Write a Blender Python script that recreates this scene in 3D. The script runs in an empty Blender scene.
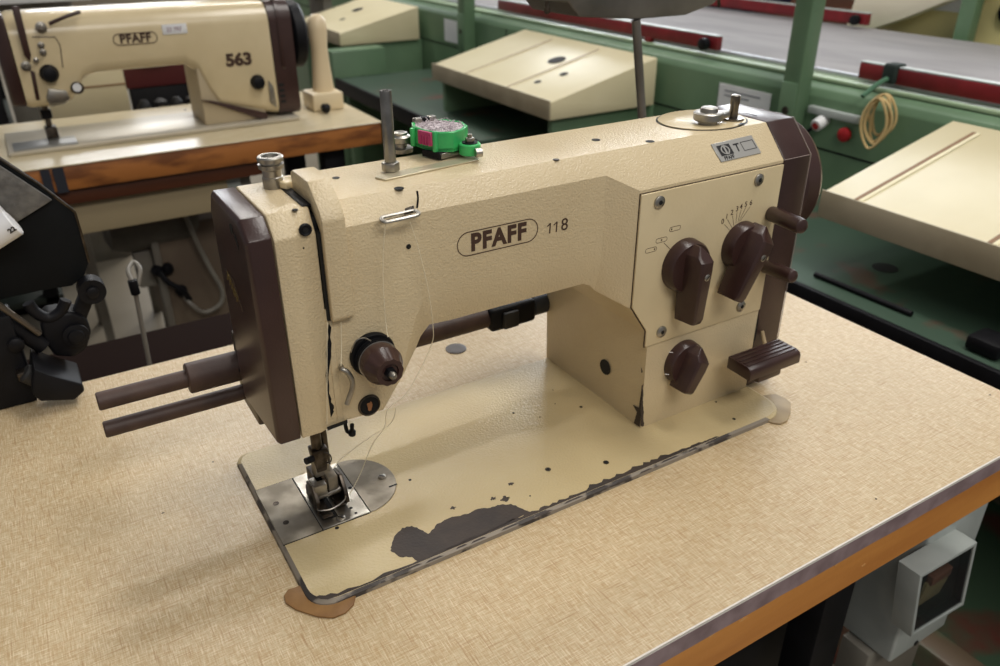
import bpy, bmesh, math, random
from mathutils import Vector, Matrix
random.seed(7)
COL = bpy.context.scene.collection
PI = math.pi

# ------------------------------------------------------------------ camera
F = 800.0
YAW, PITCH, ROLL = math.radians(58.83284632), math.radians(28.15529801), math.radians(0.19557438)
CAM = Vector((-.09406051, -.40508502, .43264967))
_f = Vector((math.cos(YAW)*math.cos(PITCH), math.sin(YAW)*math.cos(PITCH), -math.sin(PITCH)))
_r = Vector((math.sin(YAW), -math.cos(YAW), 0))
_d = _f.cross(_r)
CR = _r*math.cos(ROLL) + _d*math.sin(ROLL)
CD = -_r*math.sin(ROLL) + _d*math.cos(ROLL)

def P(px, py, z=None, Y=None, X=None, n=None, d=None):
    """point of a known plane that a measured direction meets"""
    r = CR*((px-500)/F) + CD*((py-333)/F) + _f
    if z is not None: t = (z-CAM.z)/r.z
    elif Y is not None: t = (Y-CAM.y)/r.y
    elif X is not None: t = (X-CAM.x)/r.x
    else: t = (d-n.dot(CAM))/n.dot(r)
    return CAM + r*t

cam_data = bpy.data.cameras.new('camera'); cam = bpy.data.objects.new('camera', cam_data); COL.objects.link(cam)
cam.matrix_world = Matrix(((CR.x, -CD.x, -_f.x, CAM.x), (CR.y, -CD.y, -_f.y, CAM.y), (CR.z, -CD.z, -_f.z, CAM.z), (0, 0, 0, 1)))
cam_data.sensor_width = 22.5; cam_data.lens = 18.0; cam_data.clip_start = .02; cam_data.clip_end = 60
cam_data.dof.use_dof = True; cam_data.dof.focus_distance = .60; cam_data.dof.aperture_fstop = 5.6
bpy.context.scene.camera = cam

# ------------------------------------------------------------------ materials
def srgb(c):
    return tuple(((v/255)/12.92 if v/255 <= .04045 else ((v/255+.055)/1.055)**2.4) for v in c) + (1,)

def mat(name, rgb, rough=.5, metal=0., noise=0., nscale=40., bump=0., bscale=200., rgb2=None, spec=None, coat=0.,
        stretch=None, clamp=(.4, .6), rvar=0.):
    m = bpy.data.materials.new(name); m.use_nodes = True
    nt = m.node_tree; b = nt.nodes['Principled BSDF']
    b.inputs['Base Color'].default_value = srgb(rgb); b.inputs['Roughness'].default_value = rough
    b.inputs['Metallic'].default_value = metal
    if spec is not None: b.inputs['Specular IOR Level'].default_value = spec
    if coat: b.inputs['Coat Weight'].default_value = coat; b.inputs['Coat Roughness'].default_value = .15
    geo = nt.nodes.new('ShaderNodeNewGeometry')
    src = geo.outputs['Position']
    if stretch:
        mp = nt.nodes.new('ShaderNodeMapping'); mp.inputs['Scale'].default_value = stretch
        nt.links.new(src, mp.inputs['Vector']); src = mp.outputs['Vector']
    if rgb2 is not None:
        nz = nt.nodes.new('ShaderNodeTexNoise'); nz.inputs['Scale'].default_value = nscale; nz.inputs['Detail'].default_value = 6
        nt.links.new(src, nz.inputs['Vector'])
        rp = nt.nodes.new('ShaderNodeMapRange'); rp.inputs['From Min'].default_value = clamp[0]; rp.inputs['From Max'].default_value = clamp[1]
        nt.links.new(nz.outputs['Fac'], rp.inputs['Value'])
        mx = nt.nodes.new('ShaderNodeMix'); mx.data_type = 'RGBA'
        mx.inputs['A'].default_value = srgb(rgb); mx.inputs['B'].default_value = srgb(rgb2)
        nt.links.new(rp.outputs['Result'], mx.inputs['Factor']); nt.links.new(mx.outputs['Result'], b.inputs['Base Color'])
        if rvar:
            rr = nt.nodes.new('ShaderNodeMath'); rr.operation = 'MULTIPLY_ADD'
            rr.inputs[1].default_value = rvar; rr.inputs[2].default_value = rough
            nt.links.new(rp.outputs['Result'], rr.inputs[0]); nt.links.new(rr.outputs[0], b.inputs['Roughness'])
    if bump:
        nb = nt.nodes.new('ShaderNodeTexNoise'); nb.inputs['Scale'].default_value = bscale; nb.inputs['Detail'].default_value = 2
        nt.links.new(geo.outputs['Position'], nb.inputs['Vector'])
        bp = nt.nodes.new('ShaderNodeBump'); bp.inputs['Strength'].default_value = bump; bp.inputs['Distance'].default_value = .001
        nt.links.new(nb.outputs['Fac'], bp.inputs['Height']); nt.links.new(bp.outputs['Normal'], b.inputs['Normal'])
    return m

CREAM = mat('cream_enamel', (210, 192, 156), .32, bump=.7, bscale=620, rgb2=(202, 183, 147), nscale=14, clamp=(.3, .7))
CREAMFLAT = mat('cream_smooth_enamel', (211, 194, 157), .24, rgb2=(204, 186, 148), nscale=18, bump=.12, bscale=300, clamp=(.3, .7))
BEDM = mat('cream_bed_enamel', (198, 180, 138), .33, rgb2=(188, 167, 124), nscale=11, bump=.5, bscale=520, clamp=(.35, .75))
BROWN = mat('brown_plastic', (62, 42, 38), .3, rgb2=(54, 35, 31), nscale=20, bump=.12, bscale=700)
BROWNR = mat('brown_rod', (60, 42, 36), .55, rgb2=(76, 56, 47), nscale=30, bump=.2, bscale=500)
BLACK = mat('black_metal', (14, 14, 17), .52, rgb2=(19, 19, 23), nscale=30, spec=.2)
BLACKP = mat('black_hole', (8, 8, 8), .7)
RUBBER = mat('black_rubber', (28, 28, 28), .6, rgb2=(38, 36, 34), nscale=60)
STEEL = mat('steel', (176, 172, 164), .34, 1., rgb2=(150, 145, 136), nscale=60, bump=.1, bscale=900, rvar=.1)
STEELPL = mat('brushed_plate', (160, 152, 138), .5, .85, rgb2=(136, 128, 114), nscale=40, stretch=(1, 1, 1), rvar=.1)
DSTEEL = mat('dark_steel', (98, 90, 82), .4, 1., rgb2=(62, 56, 50), nscale=90)
WORN = mat('worn_paint_edge', (134, 124, 110), .5, .2, rgb2=(62, 56, 52), nscale=120, clamp=(.50, .58), stretch=(.4, .4, 1))
CHIP = mat('bare_dark_casting', (60, 49, 42), .6, 0., rgb2=(48, 40, 36), nscale=35, bump=.3, bscale=400)
PRINT = mat('printed_brown', (66, 44, 32), .6)
PLATE = mat('aluminium_label', (190, 188, 182), .4, .7)
WHITE = mat('white_paper', (226, 226, 226), .7, rgb2=(214, 214, 216), nscale=8)
THREAD = mat('white_thread', (226, 214, 184), .8)
GREEN = mat('green_paint', (104, 132, 102), .42, rgb2=(90, 117, 88), nscale=5, bump=.15, bscale=60, clamp=(.35, .65))
GREENL = mat('pale_green_paint', (164, 182, 150), .4, rgb2=(140, 164, 130), nscale=6, clamp=(.3, .7))
GREEND = mat('dark_green_paint', (58, 78, 64), .42, rgb2=(92, 60, 50), nscale=7, clamp=(.57, .66), bump=.1, bscale=60)
TRAY = mat('cream_tray_paint', (218, 207, 172), .42, rgb2=(208, 196, 158), nscale=6, clamp=(.3, .7))
TRAYD = mat('grey_cream_lip', (176, 164, 138), .5, rgb2=(160, 148, 122), nscale=9)
SEAM = mat('brown_seam', (136, 104, 74), .6)
RED = mat('dark_red_paint', (128, 28, 34), .42, rgb2=(108, 22, 28), nscale=12)
REDB = mat('red_button', (170, 28, 34), .4)
BELT = mat('conveyor_belt', (160, 157, 158), .7, rgb2=(148, 146, 147), nscale=14, stretch=(1, .25, 1), bump=.1, bscale=80)
ROPE = mat('tan_cable', (196, 170, 118), .7)
GREYP = mat('grey_plastic', (178, 184, 180), .42, rgb2=(168, 174, 170), nscale=20)
GREYD = mat('grey_paint', (128, 124, 114), .5, rgb2=(112, 106, 96), nscale=10)
MOTOR = mat('grey_motor_paint', (96, 92, 84), .5, rgb2=(80, 76, 68), nscale=14)
FLOORM = mat('concrete_floor', (152, 142, 124), .6, rgb2=(136, 126, 108), nscale=3, bump=.1, bscale=30, clamp=(.35, .7))
WALLM = mat('wall_plaster', (150, 138, 118), .8, rgb2=(138, 126, 108), nscale=2)
LAMPM = mat('lamp_grey_metal', (104, 101, 97), .4, .2, rgb2=(78, 76, 72), nscale=10)
GREENPL = mat('green_plastic', (66, 190, 100), .35, rgb2=(54, 164, 94), nscale=30)
PINK = mat('magenta_plastic', (178, 60, 104), .4)
LINT = mat('grey_lint', (212, 202, 204), .9, rgb2=(172, 158, 164), nscale=300, bump=1., bscale=900)
WOOD = mat('beech_edge', (212, 144, 70), .5, rgb2=(178, 110, 48), nscale=9, stretch=(.35, 1, 3.), bump=.3, bscale=120, clamp=(.35, .7))
STRIP = mat('purple_grey_edge_strip', (152, 132, 134), .45, rgb2=(126, 106, 108), nscale=60, clamp=(.4, .7))
WHITELINE = mat('white_laminate_edge', (226, 220, 210), .5)
NAVY = mat('navy_fabric', (40, 44, 82), .8, rgb2=(30, 34, 66), nscale=12)
MAROON = mat('maroon_paint', (84, 34, 34), .5)
PAD = mat('brown_felt_pad', (150, 112, 66), .55, rgb2=(122, 86, 46), nscale=50, clamp=(.35, .7))
PADL = mat('tan_pad', (166, 146, 112), .5, rgb2=(150, 130, 98), nscale=50)
GLASS = mat('clear_plastic', (60, 62, 62), .08)
GLASS.node_tree.nodes['Principled BSDF'].inputs['Alpha'].default_value = .22
SLIDE = mat('grey_bed_plate', (196, 188, 170), .36, .35, rgb2=(182, 174, 156), nscale=6)
OLIVE = mat('olive_switch', (138, 128, 92), .5)
LEATHER = mat('textured_grey_vinyl', (106, 104, 100), .5, bump=.9, bscale=230, rgb2=(84, 82, 80), nscale=90)
WOODD = mat('dark_brown_wood', (88, 48, 28), .5, rgb2=(72, 38, 22), nscale=8, stretch=(.4, 1, 3))

def laminate():
    m = bpy.data.materials.new('linen_laminate'); m.use_nodes = True
    nt = m.node_tree; N = nt.nodes; L = nt.links; b = N['Principled BSDF']
    geo = N.new('ShaderNodeNewGeometry')
    def streak(scale, sx, sy, rot, lo, hi):
        mp = N.new('ShaderNodeMapping'); mp.inputs['Scale'].default_value = (sx, sy, 1); mp.inputs['Rotation'].default_value = (0, 0, rot)
        nz = N.new('ShaderNodeTexNoise'); nz.inputs['Scale'].default_value = scale; nz.inputs['Detail'].default_value = 3
        nz.inputs['Distortion'].default_value = .25
        L.new(geo.outputs['Position'], mp.inputs['Vector']); L.new(mp.outputs['Vector'], nz.inputs['Vector'])
        r = N.new('ShaderNodeMapRange'); r.inputs['From Min'].default_value = lo; r.inputs['From Max'].default_value = hi
        L.new(nz.outputs['Fac'], r.inputs['Value']); return r.outputs['Result']
    def mix(fac, a, c, k):
        x = N.new('ShaderNodeMix'); x.data_type = 'RGBA'
        mu = N.new('ShaderNodeMath'); mu.operation = 'MULTIPLY'; mu.inputs[1].default_value = k
        L.new(fac, mu.inputs[0]); L.new(mu.outputs[0], x.inputs['Factor'])
        if isinstance(a, tuple): x.inputs['A'].default_value = a
        else: L.new(a, x.inputs['A'])
        x.inputs['B'].default_value = c; return x.outputs['Result']
    base = srgb((198, 180, 145))
    brown = srgb((178, 146, 102)); pale = srgb((226, 210, 178))
    c = mix(streak(75, 1, 13, .03, .42, .66), base, brown, .7)
    c = mix(streak(72, 12, 1, -.04, .42, .66), c, brown, .7)
    c = mix(streak(110, .9, 12, -.02, .52, .7), c, pale, .7)
    c = mix(streak(105, 12, .9, .05, .52, .7), c, pale, .7)
    c = mix(streak(36, .8, 24, .0, .6, .68), c, srgb((160, 122, 82)), .55)
    c = mix(streak(38, 24, .8, .0, .6, .68), c, srgb((160, 122, 82)), .55)
    L.new(c, b.inputs['Base Color']); b.inputs['Roughness'].default_value = .38
    return m
LAM = laminate()

# ------------------------------------------------------------------ mesh helpers
WL = {}
def fin(bm, sharp=40):
    bmesh.ops.remove_doubles(bm, verts=bm.verts, dist=1e-6)
    bmesh.ops.recalc_face_normals(bm, faces=bm.faces)
    for f in bm.faces: f.smooth = True
    for e in bm.edges:
        if len(e.link_faces) == 2 and e.calc_face_angle(0) > math.radians(sharp): e.smooth = False
    return bm

def bev(bm, w, seg=2, ang=25, edges=None):
    bmesh.ops.remove_doubles(bm, verts=bm.verts, dist=1e-6)
    bmesh.ops.recalc_face_normals(bm, faces=bm.faces)
    es = [e for e in bm.edges if len(e.link_faces) == 2 and e.calc_face_angle(0) > math.radians(ang)]
    if edges: es = [e for e in es if edges(e)]
    if es: bmesh.ops.bevel(bm, geom=es, offset=w, segments=seg, profile=.5, affect='EDGES', clamp_overlap=True)
    return bm

def obj(name, bm, m, parent=None, sharp=40, label=None):
    fin(bm, sharp)
    me = bpy.data.meshes.new(name)
    xs = [v.co for v in bm.verts]
    lo = Vector([min(v[i] for v in xs) for i in range(3)]); hi = Vector([max(v[i] for v in xs) for i in range(3)])
    c = (lo+hi)/2
    if parent is None: c.z = lo.z
    bmesh.ops.translate(bm, verts=bm.verts, vec=-c)
    bm.to_mesh(me); bm.free()
    for mm in (m if isinstance(m, (list, tuple)) else [m]): me.materials.append(mm)
    o = bpy.data.objects.new(name, me); COL.objects.link(o)
    if parent: o.parent = parent; o.location = c - WL[parent.name]
    else: o.location = c
    WL[o.name] = c
    if label: o['label'] = label
    return o

def tag(o, label=None, cat=None, group=None, kind=None):
    if label: o['label'] = label
    if cat: o['category'] = cat
    if group: o['group'] = group
    if kind: o['kind'] = kind
    return o

def thing(name, label, cat, loc, group=None):
    o = bpy.data.objects.new(name, None); COL.objects.link(o); o.location = loc; o.empty_display_size = .02
    WL[o.name] = Vector(loc)
    return tag(o, label, cat, group)

def V(*a): return Vector(a)
def box(x0, x1, y0, y1, z0, z1, bm=None, b=0, seg=2):
    bm2 = bmesh.new()
    bmesh.ops.create_cube(bm2, size=1)
    for v in bm2.verts:
        v.co = Vector(((x0+x1)/2+v.co.x*(x1-x0), (y0+y1)/2+v.co.y*(y1-y0), (z0+z1)/2+v.co.z*(z1-z0)))
    if b: bev(bm2, b, seg)
    return join(bm, bm2)

def join(bm, bm2):
    if bm is None: return bm2
    me = bpy.data.meshes.new('tmp'); bm2.to_mesh(me); bm2.free(); bm.from_mesh(me); bpy.data.meshes.remove(me)
    return bm

def prism(pts, vec, bm=None, b=0, seg=2, ang=25):
    """closed outline (3D points) pushed along vec"""
    bm2 = bmesh.new(); pts = [Vector(p) for p in pts]; vec = Vector(vec)
    a = [bm2.verts.new(p) for p in pts]; c = [bm2.verts.new(p+vec) for p in pts]
    n = len(a)
    bm2.faces.new(a); bm2.faces.new(c[::-1])
    for i in range(n): bm2.faces.new((a[i], c[i], c[(i+1) % n], a[(i+1) % n]))
    if b: bev(bm2, b, seg, ang)
    return join(bm, bm2)

def loft(rings, bm=None, closed=True, cap=True):
    bm2 = bmesh.new()
    R = [[bm2.verts.new(p) for p in r] for r in rings]
    n = len(R[0])
    for i in range(len(R)-1):
        for j in range(n if closed else n-1):
            k = (j+1) % n
            bm2.faces.new((R[i][j], R[i][k], R[i+1][k], R[i+1][j]))
    if cap: bm2.faces.new(R[0]); bm2.faces.new(R[-1][::-1])
    return join(bm, bm2)

def frame(ax):
    ax = Vector(ax).normalized()
    u = ax.cross(Vector((0, 0, 1)) if abs(ax.z) < .9 else Vector((1, 0, 0))).normalized()
    return u, ax.cross(u).normalized(), ax

def revolve(c, ax, prof, n=32, bm=None, mod=None):
    """prof: list of (distance along axis, radius); mod(angle, i) scales the radius"""
    u, w, a = frame(ax); c = Vector(c)
    bm2 = bmesh.new(); rings = []
    for i, (h, r) in enumerate(prof):
        if r < 1e-6: rings.append([bm2.verts.new(c+a*h)]); continue
        ring = []
        for k in range(n):
            t = 2*PI*k/n; rr = r*(mod(t, i) if mod else 1)
            ring.append(bm2.verts.new(c+a*h+u*math.cos(t)*rr+w*math.sin(t)*rr))
        rings.append(ring)
    for i in range(len(rings)-1):
        A, B = rings[i], rings[i+1]
        for k in range(n):
            q = (k+1) % n
            if len(A) == 1 and len(B) == 1: continue
            if len(A) == 1: bm2.faces.new((A[0], B[q], B[k]))
            elif len(B) == 1: bm2.faces.new((A[k], A[q], B[0]))
            else: bm2.faces.new((A[k], A[q], B[q], B[k]))
    if len(rings[0]) > 1: bm2.faces.new(rings[0][::-1])
    if len(rings[-1]) > 1: bm2.faces.new(rings[-1])
    return join(bm, bm2)

def cyl(p0, p1, r, n=24, bm=None, ch=0, r2=None):
    p0, p1 = Vector(p0), Vector(p1); h = (p1-p0).length; r2 = r if r2 is None else r2
    if ch: prof = [(0, r-ch), (ch, r), (h-ch, r2), (h, r2-ch)]
    else: prof = [(0, r), (h, r2)]
    return revolve(p0, p1-p0, prof, n, bm)

def smooth_path(pts, k=6):
    pts = [Vector(p) for p in pts]; out = []
    for i in range(len(pts)-1):
        p0 = pts[max(i-1, 0)]; p1 = pts[i]; p2 = pts[i+1]; p3 = pts[min(i+2, len(pts)-1)]
        for j in range(k):
            t = j/k
            out.append(.5*((2*p1)+(p2-p0)*t+(2*p0-5*p1+4*p2-p3)*t*t+(-p0+3*p1-3*p2+p3)*t**3))
    out.append(pts[-1]); return out

def tube(pts, r, n=10, bm=None, k=6, smooth=True):
    ps = smooth_path(pts, k) if smooth else [Vector(p) for p in pts]
    rings = []; up = None
    for i, p in enumerate(ps):
        t = (ps[min(i+1, len(ps)-1)]-ps[max(i-1, 0)]).normalized()
        if up is None: up = frame(t)[0]
        up = (up-t*up.dot(t)).normalized(); w = t.cross(up)
        rr = r[min(int(i*len(r)/len(ps)), len(r)-1)] if isinstance(r, list) else r
        rings.append([p+(up*math.cos(2*PI*j/n)+w*math.sin(2*PI*j/n))*rr for j in range(n)])
    return loft(rings, bm)

def disc(c, nrm, r, h=.0006, n=28, bm=None, rx=None):
    u, w, a = frame(nrm); c = Vector(c)
    return prism([c+u*math.cos(2*PI*i/n)*r+w*math.sin(2*PI*i/n)*r for i in range(n)], a*h, bm)

def text(name, s, org, xd, up, size, m, parent, bold=0., sx=1., h=.0002, align='CENTER', spacing=1.):
    cu = bpy.data.curves.new(name, 'FONT'); cu.body = s; cu.size = size; cu.offset = bold; cu.extrude = h
    cu.align_x = align; cu.align_y = 'CENTER'; cu.space_character = spacing; cu.resolution_u = 4
    t = bpy.data.objects.new('tmp_text', cu); COL.objects.link(t)
    bpy.context.view_layer.update()
    me = bpy.data.meshes.new_from_object(t.evaluated_get(bpy.context.evaluated_depsgraph_get()))
    bpy.data.objects.remove(t); bpy.data.curves.remove(cu)
    xd = Vector(xd).normalized(); up = Vector(up).normalized(); nn = xd.cross(up).normalized(); up = nn.cross(xd)
    M = Matrix(((xd.x, up.x, nn.x, org[0]), (xd.y, up.y, nn.y, org[1]), (xd.z, up.z, nn.z, org[2]), (0, 0, 0, 1)))
    bm = bmesh.new(); bm.from_mesh(me); bpy.data.meshes.remove(me)
    for v in bm.verts: v.co.x *= sx
    bmesh.ops.transform(bm, matrix=M, verts=bm.verts)
    if parent == 'bm': return bm
    return obj(name, bm, m, parent, sharp=30)

def stadium(c, xd, up, L, H, n=10):
    c, xd, up = Vector(c), Vector(xd).normalized(), Vector(up).normalized(); r = H/2; a = L/2-r
    pts = []
    for i in range(n+1):
        t = -PI/2+PI*i/n; pts.append(c+xd*(a+r*math.cos(t))+up*r*math.sin(t))
    for i in range(n+1):
        t = PI/2+PI*i/n; pts.append(c+xd*(-a+r*math.cos(t))+up*r*math.sin(t))
    return pts

def outline(pts, inner, vec, bm=None):
    """ring between two closed outlines of the same length, thickened by vec"""
    bm2 = bmesh.new(); vec = Vector(vec); n = len(pts)
    A = [bm2.verts.new(p) for p in pts]; B = [bm2.verts.new(p) for p in inner]
    C_ = [bm2.verts.new(Vector(p)+vec) for p in pts]; D = [bm2.verts.new(Vector(p)+vec) for p in inner]
    for i in range(n):
        k = (i+1) % n
        bm2.faces.new((A[i], A[k], B[k], B[i])); bm2.faces.new((C_[i], D[i], D[k], C_[k]))
        bm2.faces.new((A[i], C_[i], C_[k], A[k])); bm2.faces.new((B[i], B[k], D[k], D[i]))
    return join(bm, bm2)

def stad_ring(c, xd, up, L, H, w, vec, bm=None, n=10):
    return outline(stadium(c, xd, up, L, H, n), stadium(c, xd, up, L-2*w, H-2*w, n), vec, bm)

def blob(poly, jag, vec, bm=None, seed=1, sub=5, keep=None):
    """patch with a ragged outline"""
    rnd = random.Random(seed); pts = []
    n = len(poly)
    for i in range(n):
        a, b_ = Vector(poly[i]), Vector(poly[(i+1) % n])
        t = (b_-a); nn = Vector((-t.y, t.x, 0)) if abs(Vector(vec).z) > .5*Vector(vec).length else Vector((-t.z, 0, t.x))
        if nn.length: nn.normalize()
        for k in range(sub):
            pts.append(a+t*k/sub+nn*(rnd.uniform(-jag, jag) if k else 0))
    if keep: pts = [keep(p) for p in pts]
    return prism(pts, vec, bm)

def keep_bed(p):
    p = p.copy(); lo = .0036
    p.x = max(p.x, lo); p.y = max(p.y, lo)
    c = V(.0182, .0182, p.z)
    if p.x < c.x and p.y < c.y:
        d = p-c; L = math.hypot(d.x, d.y); R_ = .0144
        if L > R_: p.x = c.x+d.x/L*R_; p.y = c.y+d.y/L*R_
    return p

def screw(name, c, nrm, r, m, parent, slot=True, hexh=False, label=None):
    u, w, a = frame(nrm); c = Vector(c)
    bm = revolve(c, nrm, [(0, r), (r*.25, r), (r*.4, r*.8)], 20)
    o = obj(name, bm, m, parent, label=label)
    if slot:
        s = (u*.7+w*.7).normalized(); q = a.cross(s)
        p = c+a*r*.405
        obj('slot', prism([p+s*r*.75+q*r*.12, p-s*r*.75+q*r*.12, p-s*r*.75-q*r*.12, p+s*r*.75-q*r*.12], a*r*.06), BLACKP, o)
    if hexh:
        obj('hex_socket', disc(c+a*r*.4, a, r*.38, r*.06, 6), BLACKP, o)
    return o

FX = (1, 0, 0); UZ = (0, 0, 1); FN = Vector((0, -1, 0))

# ================================================================== SETTING
FZ = -.78
tag(obj('floor', box(-3, 7, -2.5, 9, FZ-.05, FZ), FLOORM), kind='structure')
tag(obj('wall_back', box(-3, 7, 9, 9.1, FZ, 2.6), WALLM), kind='structure')
tag(obj('wall_right', box(7, 7.1, -2.5, 9.1, FZ, 2.6), WALLM), kind='structure')

# ================================================================== FRONT TABLE
T = thing('sewing_table', 'large linen-patterned laminate sewing table with orange wooden edge, in the foreground', 'table', (0, .14, FZ))
TF, TB, TR, TL = -.143, .420, .690, -.95
obj('table_top', box(TL, TR, TF, TB, -.0025, 0), LAM, T)
obj('board', box(TL, TR-.001, TF+.001, TB-.001, -.060, -.0027), WOOD, T)
obj('white_edging', box(TL, TR, TF-.0012, TF, -.003, -.0002), WHITELINE, T, label='thin white laminate edge')
bm = blob([(TL, TF-.0012, -.0032), (TR, TF-.0012, -.0032), (TR, TF-.0012, -.018), (.5, TF-.0012, -.0195), (.2, TF-.0012, -.019), (0, TF-.0012, -.0195), (-.4, TF-.0012, -.0185), (TL, TF-.0012, -.019)], .0005, (0, .0018, 0), sub=14)
obj('edge_strip', bm, STRIP, T, label='purplish grey edge strip')
for x in (-.8, .56):
    for y in (-.03, .36):
        obj('leg', box(x-.025, x+.025, y-.02, y+.02, FZ, -.061, b=.003), BLACK, T)
obj('underframe', box(-.82, .585, .15, .19, -.11, -.061, b=.003), BLACK, T)
obj('modesty_board', box(-.78, .52, .385, .40, -.5, -.061, b=.002), BLACK, T)
obj('stand_panel', box(.05, .61, .02, .04, FZ+.05, -.061, b=.002), BLACK, T)
# felt corner rests let into the top
def pad(pts, m, lab):
    obj('corner_pad', bev(prism([P(x, y, z=.0003) for x, y in pts], (0, 0, .0018)), .0008, 2, 50), m, T, label=lab)
pad([(285.5, 604), (284, 597), (288, 591), (297, 588), (320, 580), (350, 585), (356, 597), (354, 606), (346, 614), (334, 619), (318, 618), (296, 611)], PAD, 'worn brown corner pad')
pad([(762, 420), (755, 405), (757, 397), (775, 395), (786, 400), (790.5, 404), (790.5, 414), (787, 422), (780, 425), (772, 424)], PADL, 'tan corner pad')
PLUGM = mat('rubber_plug', (70, 62, 58), .5)
q = P(456, 349, z=0)
obj('hole_plug', revolve(q, UZ, [(0, .0115), (.0008, .0115), (.0014, .0095), (.001, .005)], 28), PLUGM, T)
for i, (x, y) in enumerate(((213, 462), (163, 513), (876, 499), (806, 362), (990, 395))):
    q = P(x, y, z=0)
    obj('chip', blob([q+V(.0012, 0, 0), q+V(0, .0008, 0), q+V(-.0012, 0, 0), q+V(0, -.0008, 0)], .0004, (0, 0, .0002), seed=i), BLACKP, T)
# bits of dirt / dents in the wood edge
for i, (x, y, w) in enumerate(((743, 619, .005), (863.5, 565, .003), (711, 635, .004), (797, 584, .003), (836, 564.5, .002))):
    q = P(x, y, Y=TF+.0009)
    obj('dent', blob([q+V(w, 0, 0), q+V(0, 0, .0015), q+V(-w, 0, 0), q+V(0, 0, -.0015)], .0006, (0, -.0003, 0), seed=i+9), mat('wood_dent%d' % i, (214, 160, 96), .7), T)

# ================================================================== MAIN SEWING MACHINE
M = thing('sewing_machine', 'cream zigzag sewing machine marked 118 with brown knobs, on the foreground table', 'sewing machine', (.24, .1, 0))
BZ = .0045
def rrect(x0, x1, y0, y1, r, z, n=7, rs=None):
    rs = rs or (r, r, r, r); out = []
    for (cx, cy, a0, rr) in ((x1, y1, 0, rs[0]), (x0, y1, PI/2, rs[1]), (x0, y0, PI, rs[2]), (x1, y0, 1.5*PI, rs[3])):
        sx = -1 if cx == x1 else 1; sy = -1 if cy == y1 else 1
        for i in range(n+1):
            t = a0+PI/2*i/n; out.append(V(cx+sx*rr+rr*math.cos(t), cy+sy*rr+rr*math.sin(t), z))
    return out
RS = (.02, .012, .018, .026)
A = rrect(0, .476, 0, .207, 0, .0002, rs=RS); B_ = rrect(.0008, .4752, .0008, .2062, 0, .003, rs=RS); C_ = rrect(.0036, .4724, .0034, .2035, 0, BZ, rs=RS)
bm = bmesh.new()
va = [[bm.verts.new(p) for p in r] for r in (A, B_, C_)]
for k in range(2):
    for i in range(len(A)):
        j = (i+1) % len(A); f = bm.faces.new((va[k][i], va[k][j], va[k+1][j], va[k+1][i])); f.material_index = 1
f = bm.faces.new(va[2]); bm.faces.new(va[0][::-1])
# right/back parts of the rim keep their paint
for f in bm.faces:
    c = f.calc_center_median()
    if f.material_index == 1 and (c.y > .19 or c.x > .44): f.material_index = 0
bed = obj('bed_plate', bm, [BEDM, WORN], M, sharp=20)
BED = BZ
def bp(x, y): return P(x, y, z=BED)
# bare casting where the paint has gone
CH = (0, 0, .00018)
patch = [(390.5, 548), (394, 537), (402, 528), (412, 526), (421, 530), (428, 534), (434, 529), (437, 524), (452, 517), (468, 514), (478, 509), (490, 508), (500, 505), (511, 504), (520, 508), (530, 512), (500, 527), (470, 540), (440, 552), (418, 561), (412, 557), (400, 557), (392, 552)]
obj('bare_patch', blob([bp(x, y) for x, y in patch], .0007, CH, seed=3, sub=4, keep=keep_bed), CHIP, bed, label='dark patch where paint has worn off')
rnd = random.Random(11)
inner = [(.0122, .0090), (.016, .0092), (.020, .0062), (.028, .0072), (.036, .0050), (.046, .0048), (.056, .0075), (.066, .0060), (.078, .0052)]
x_ = .090
while x_ < .385:
    amp = .0042 if x_ < .24 else (.0070 if x_ < .33 else .0052*(.395-x_)/.065+.001)
    inner.append((x_, .0036+amp*rnd.uniform(.45, 1.0))); x_ += rnd.uniform(.002, .006)
outer = [(.386, .0036), (.20, .0036), (.10, .0036), (.05, .0036), (.020, .0038), (.0125, .0050), (.0080, .0082), (.0058, .0115), (.0085, .0115)]
bm = prism([V(x, y, BED) for x, y in inner+outer], CH)
obj('bare_patch', bm, CHIP, bed, label='strip of worn paint along front edge')
bm = None
x_ = .03
while x_ < .40:
    L_e = rnd.uniform(.004, .022)
    y0_ = rnd.uniform(.0008, .0022); z0_ = .0030+(y0_-.0008)*.0015/.0026
    bm = prism([V(x_, y0_-.0002, z0_), V(x_+L_e, y0_-.0002, z0_), V(x_+L_e*.8, y0_+.0009, z0_+.0006), V(x_+L_e*.2, y0_+.0008, z0_+.0006)], (0, -.0001, .00018), bm)
    x_ += L_e+rnd.uniform(.002, .014)
obj('bare_patch', bm, CHIP, bed)
for i, (x, y, w) in enumerate(((453, 508, 3), (493, 498.5, 3), (505, 499, 5), (511, 484, 3), (530, 496, 1), (540, 417, 1))):
    q = bp(x, y); s = w*.0009
    obj('paint_chip', blob([q+V(s, 0, 0), q+V(0, s*.8, 0), q+V(-s, 0, 0), q+V(0, -s*.8, 0)], s*.3, CH, seed=i), CHIP, bed)
for i, (x, y, r) in enumerate(((410, 480, .0013), (513.5, 413, .0011), (581, 407, .0016), (548, 469.5, .0016), (606, 462.5, .0016), (734, 419, .0016), (716, 402, .001), (337, 528, .0016), (555, 404, .0006), (553, 390, .0006))):
    q = bp(x, y); o = obj('screw_hole', disc(q, UZ, r, .00025, 14), BLACKP, bed)
    if i in (3, 4):
        ring = [(q+V(math.cos(t)*.0026, math.sin(t)*.0026, 0)) for t in [2*PI*k/16 for k in range(16)]]
        inn = [(q+V(math.cos(t)*.0017, math.sin(t)*.0017, 0)) for t in [2*PI*k/16 for k in range(16)]]
        obj('ring', outline(ring, inn, (0, 0, .0003)), DSTEEL, o)
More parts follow.
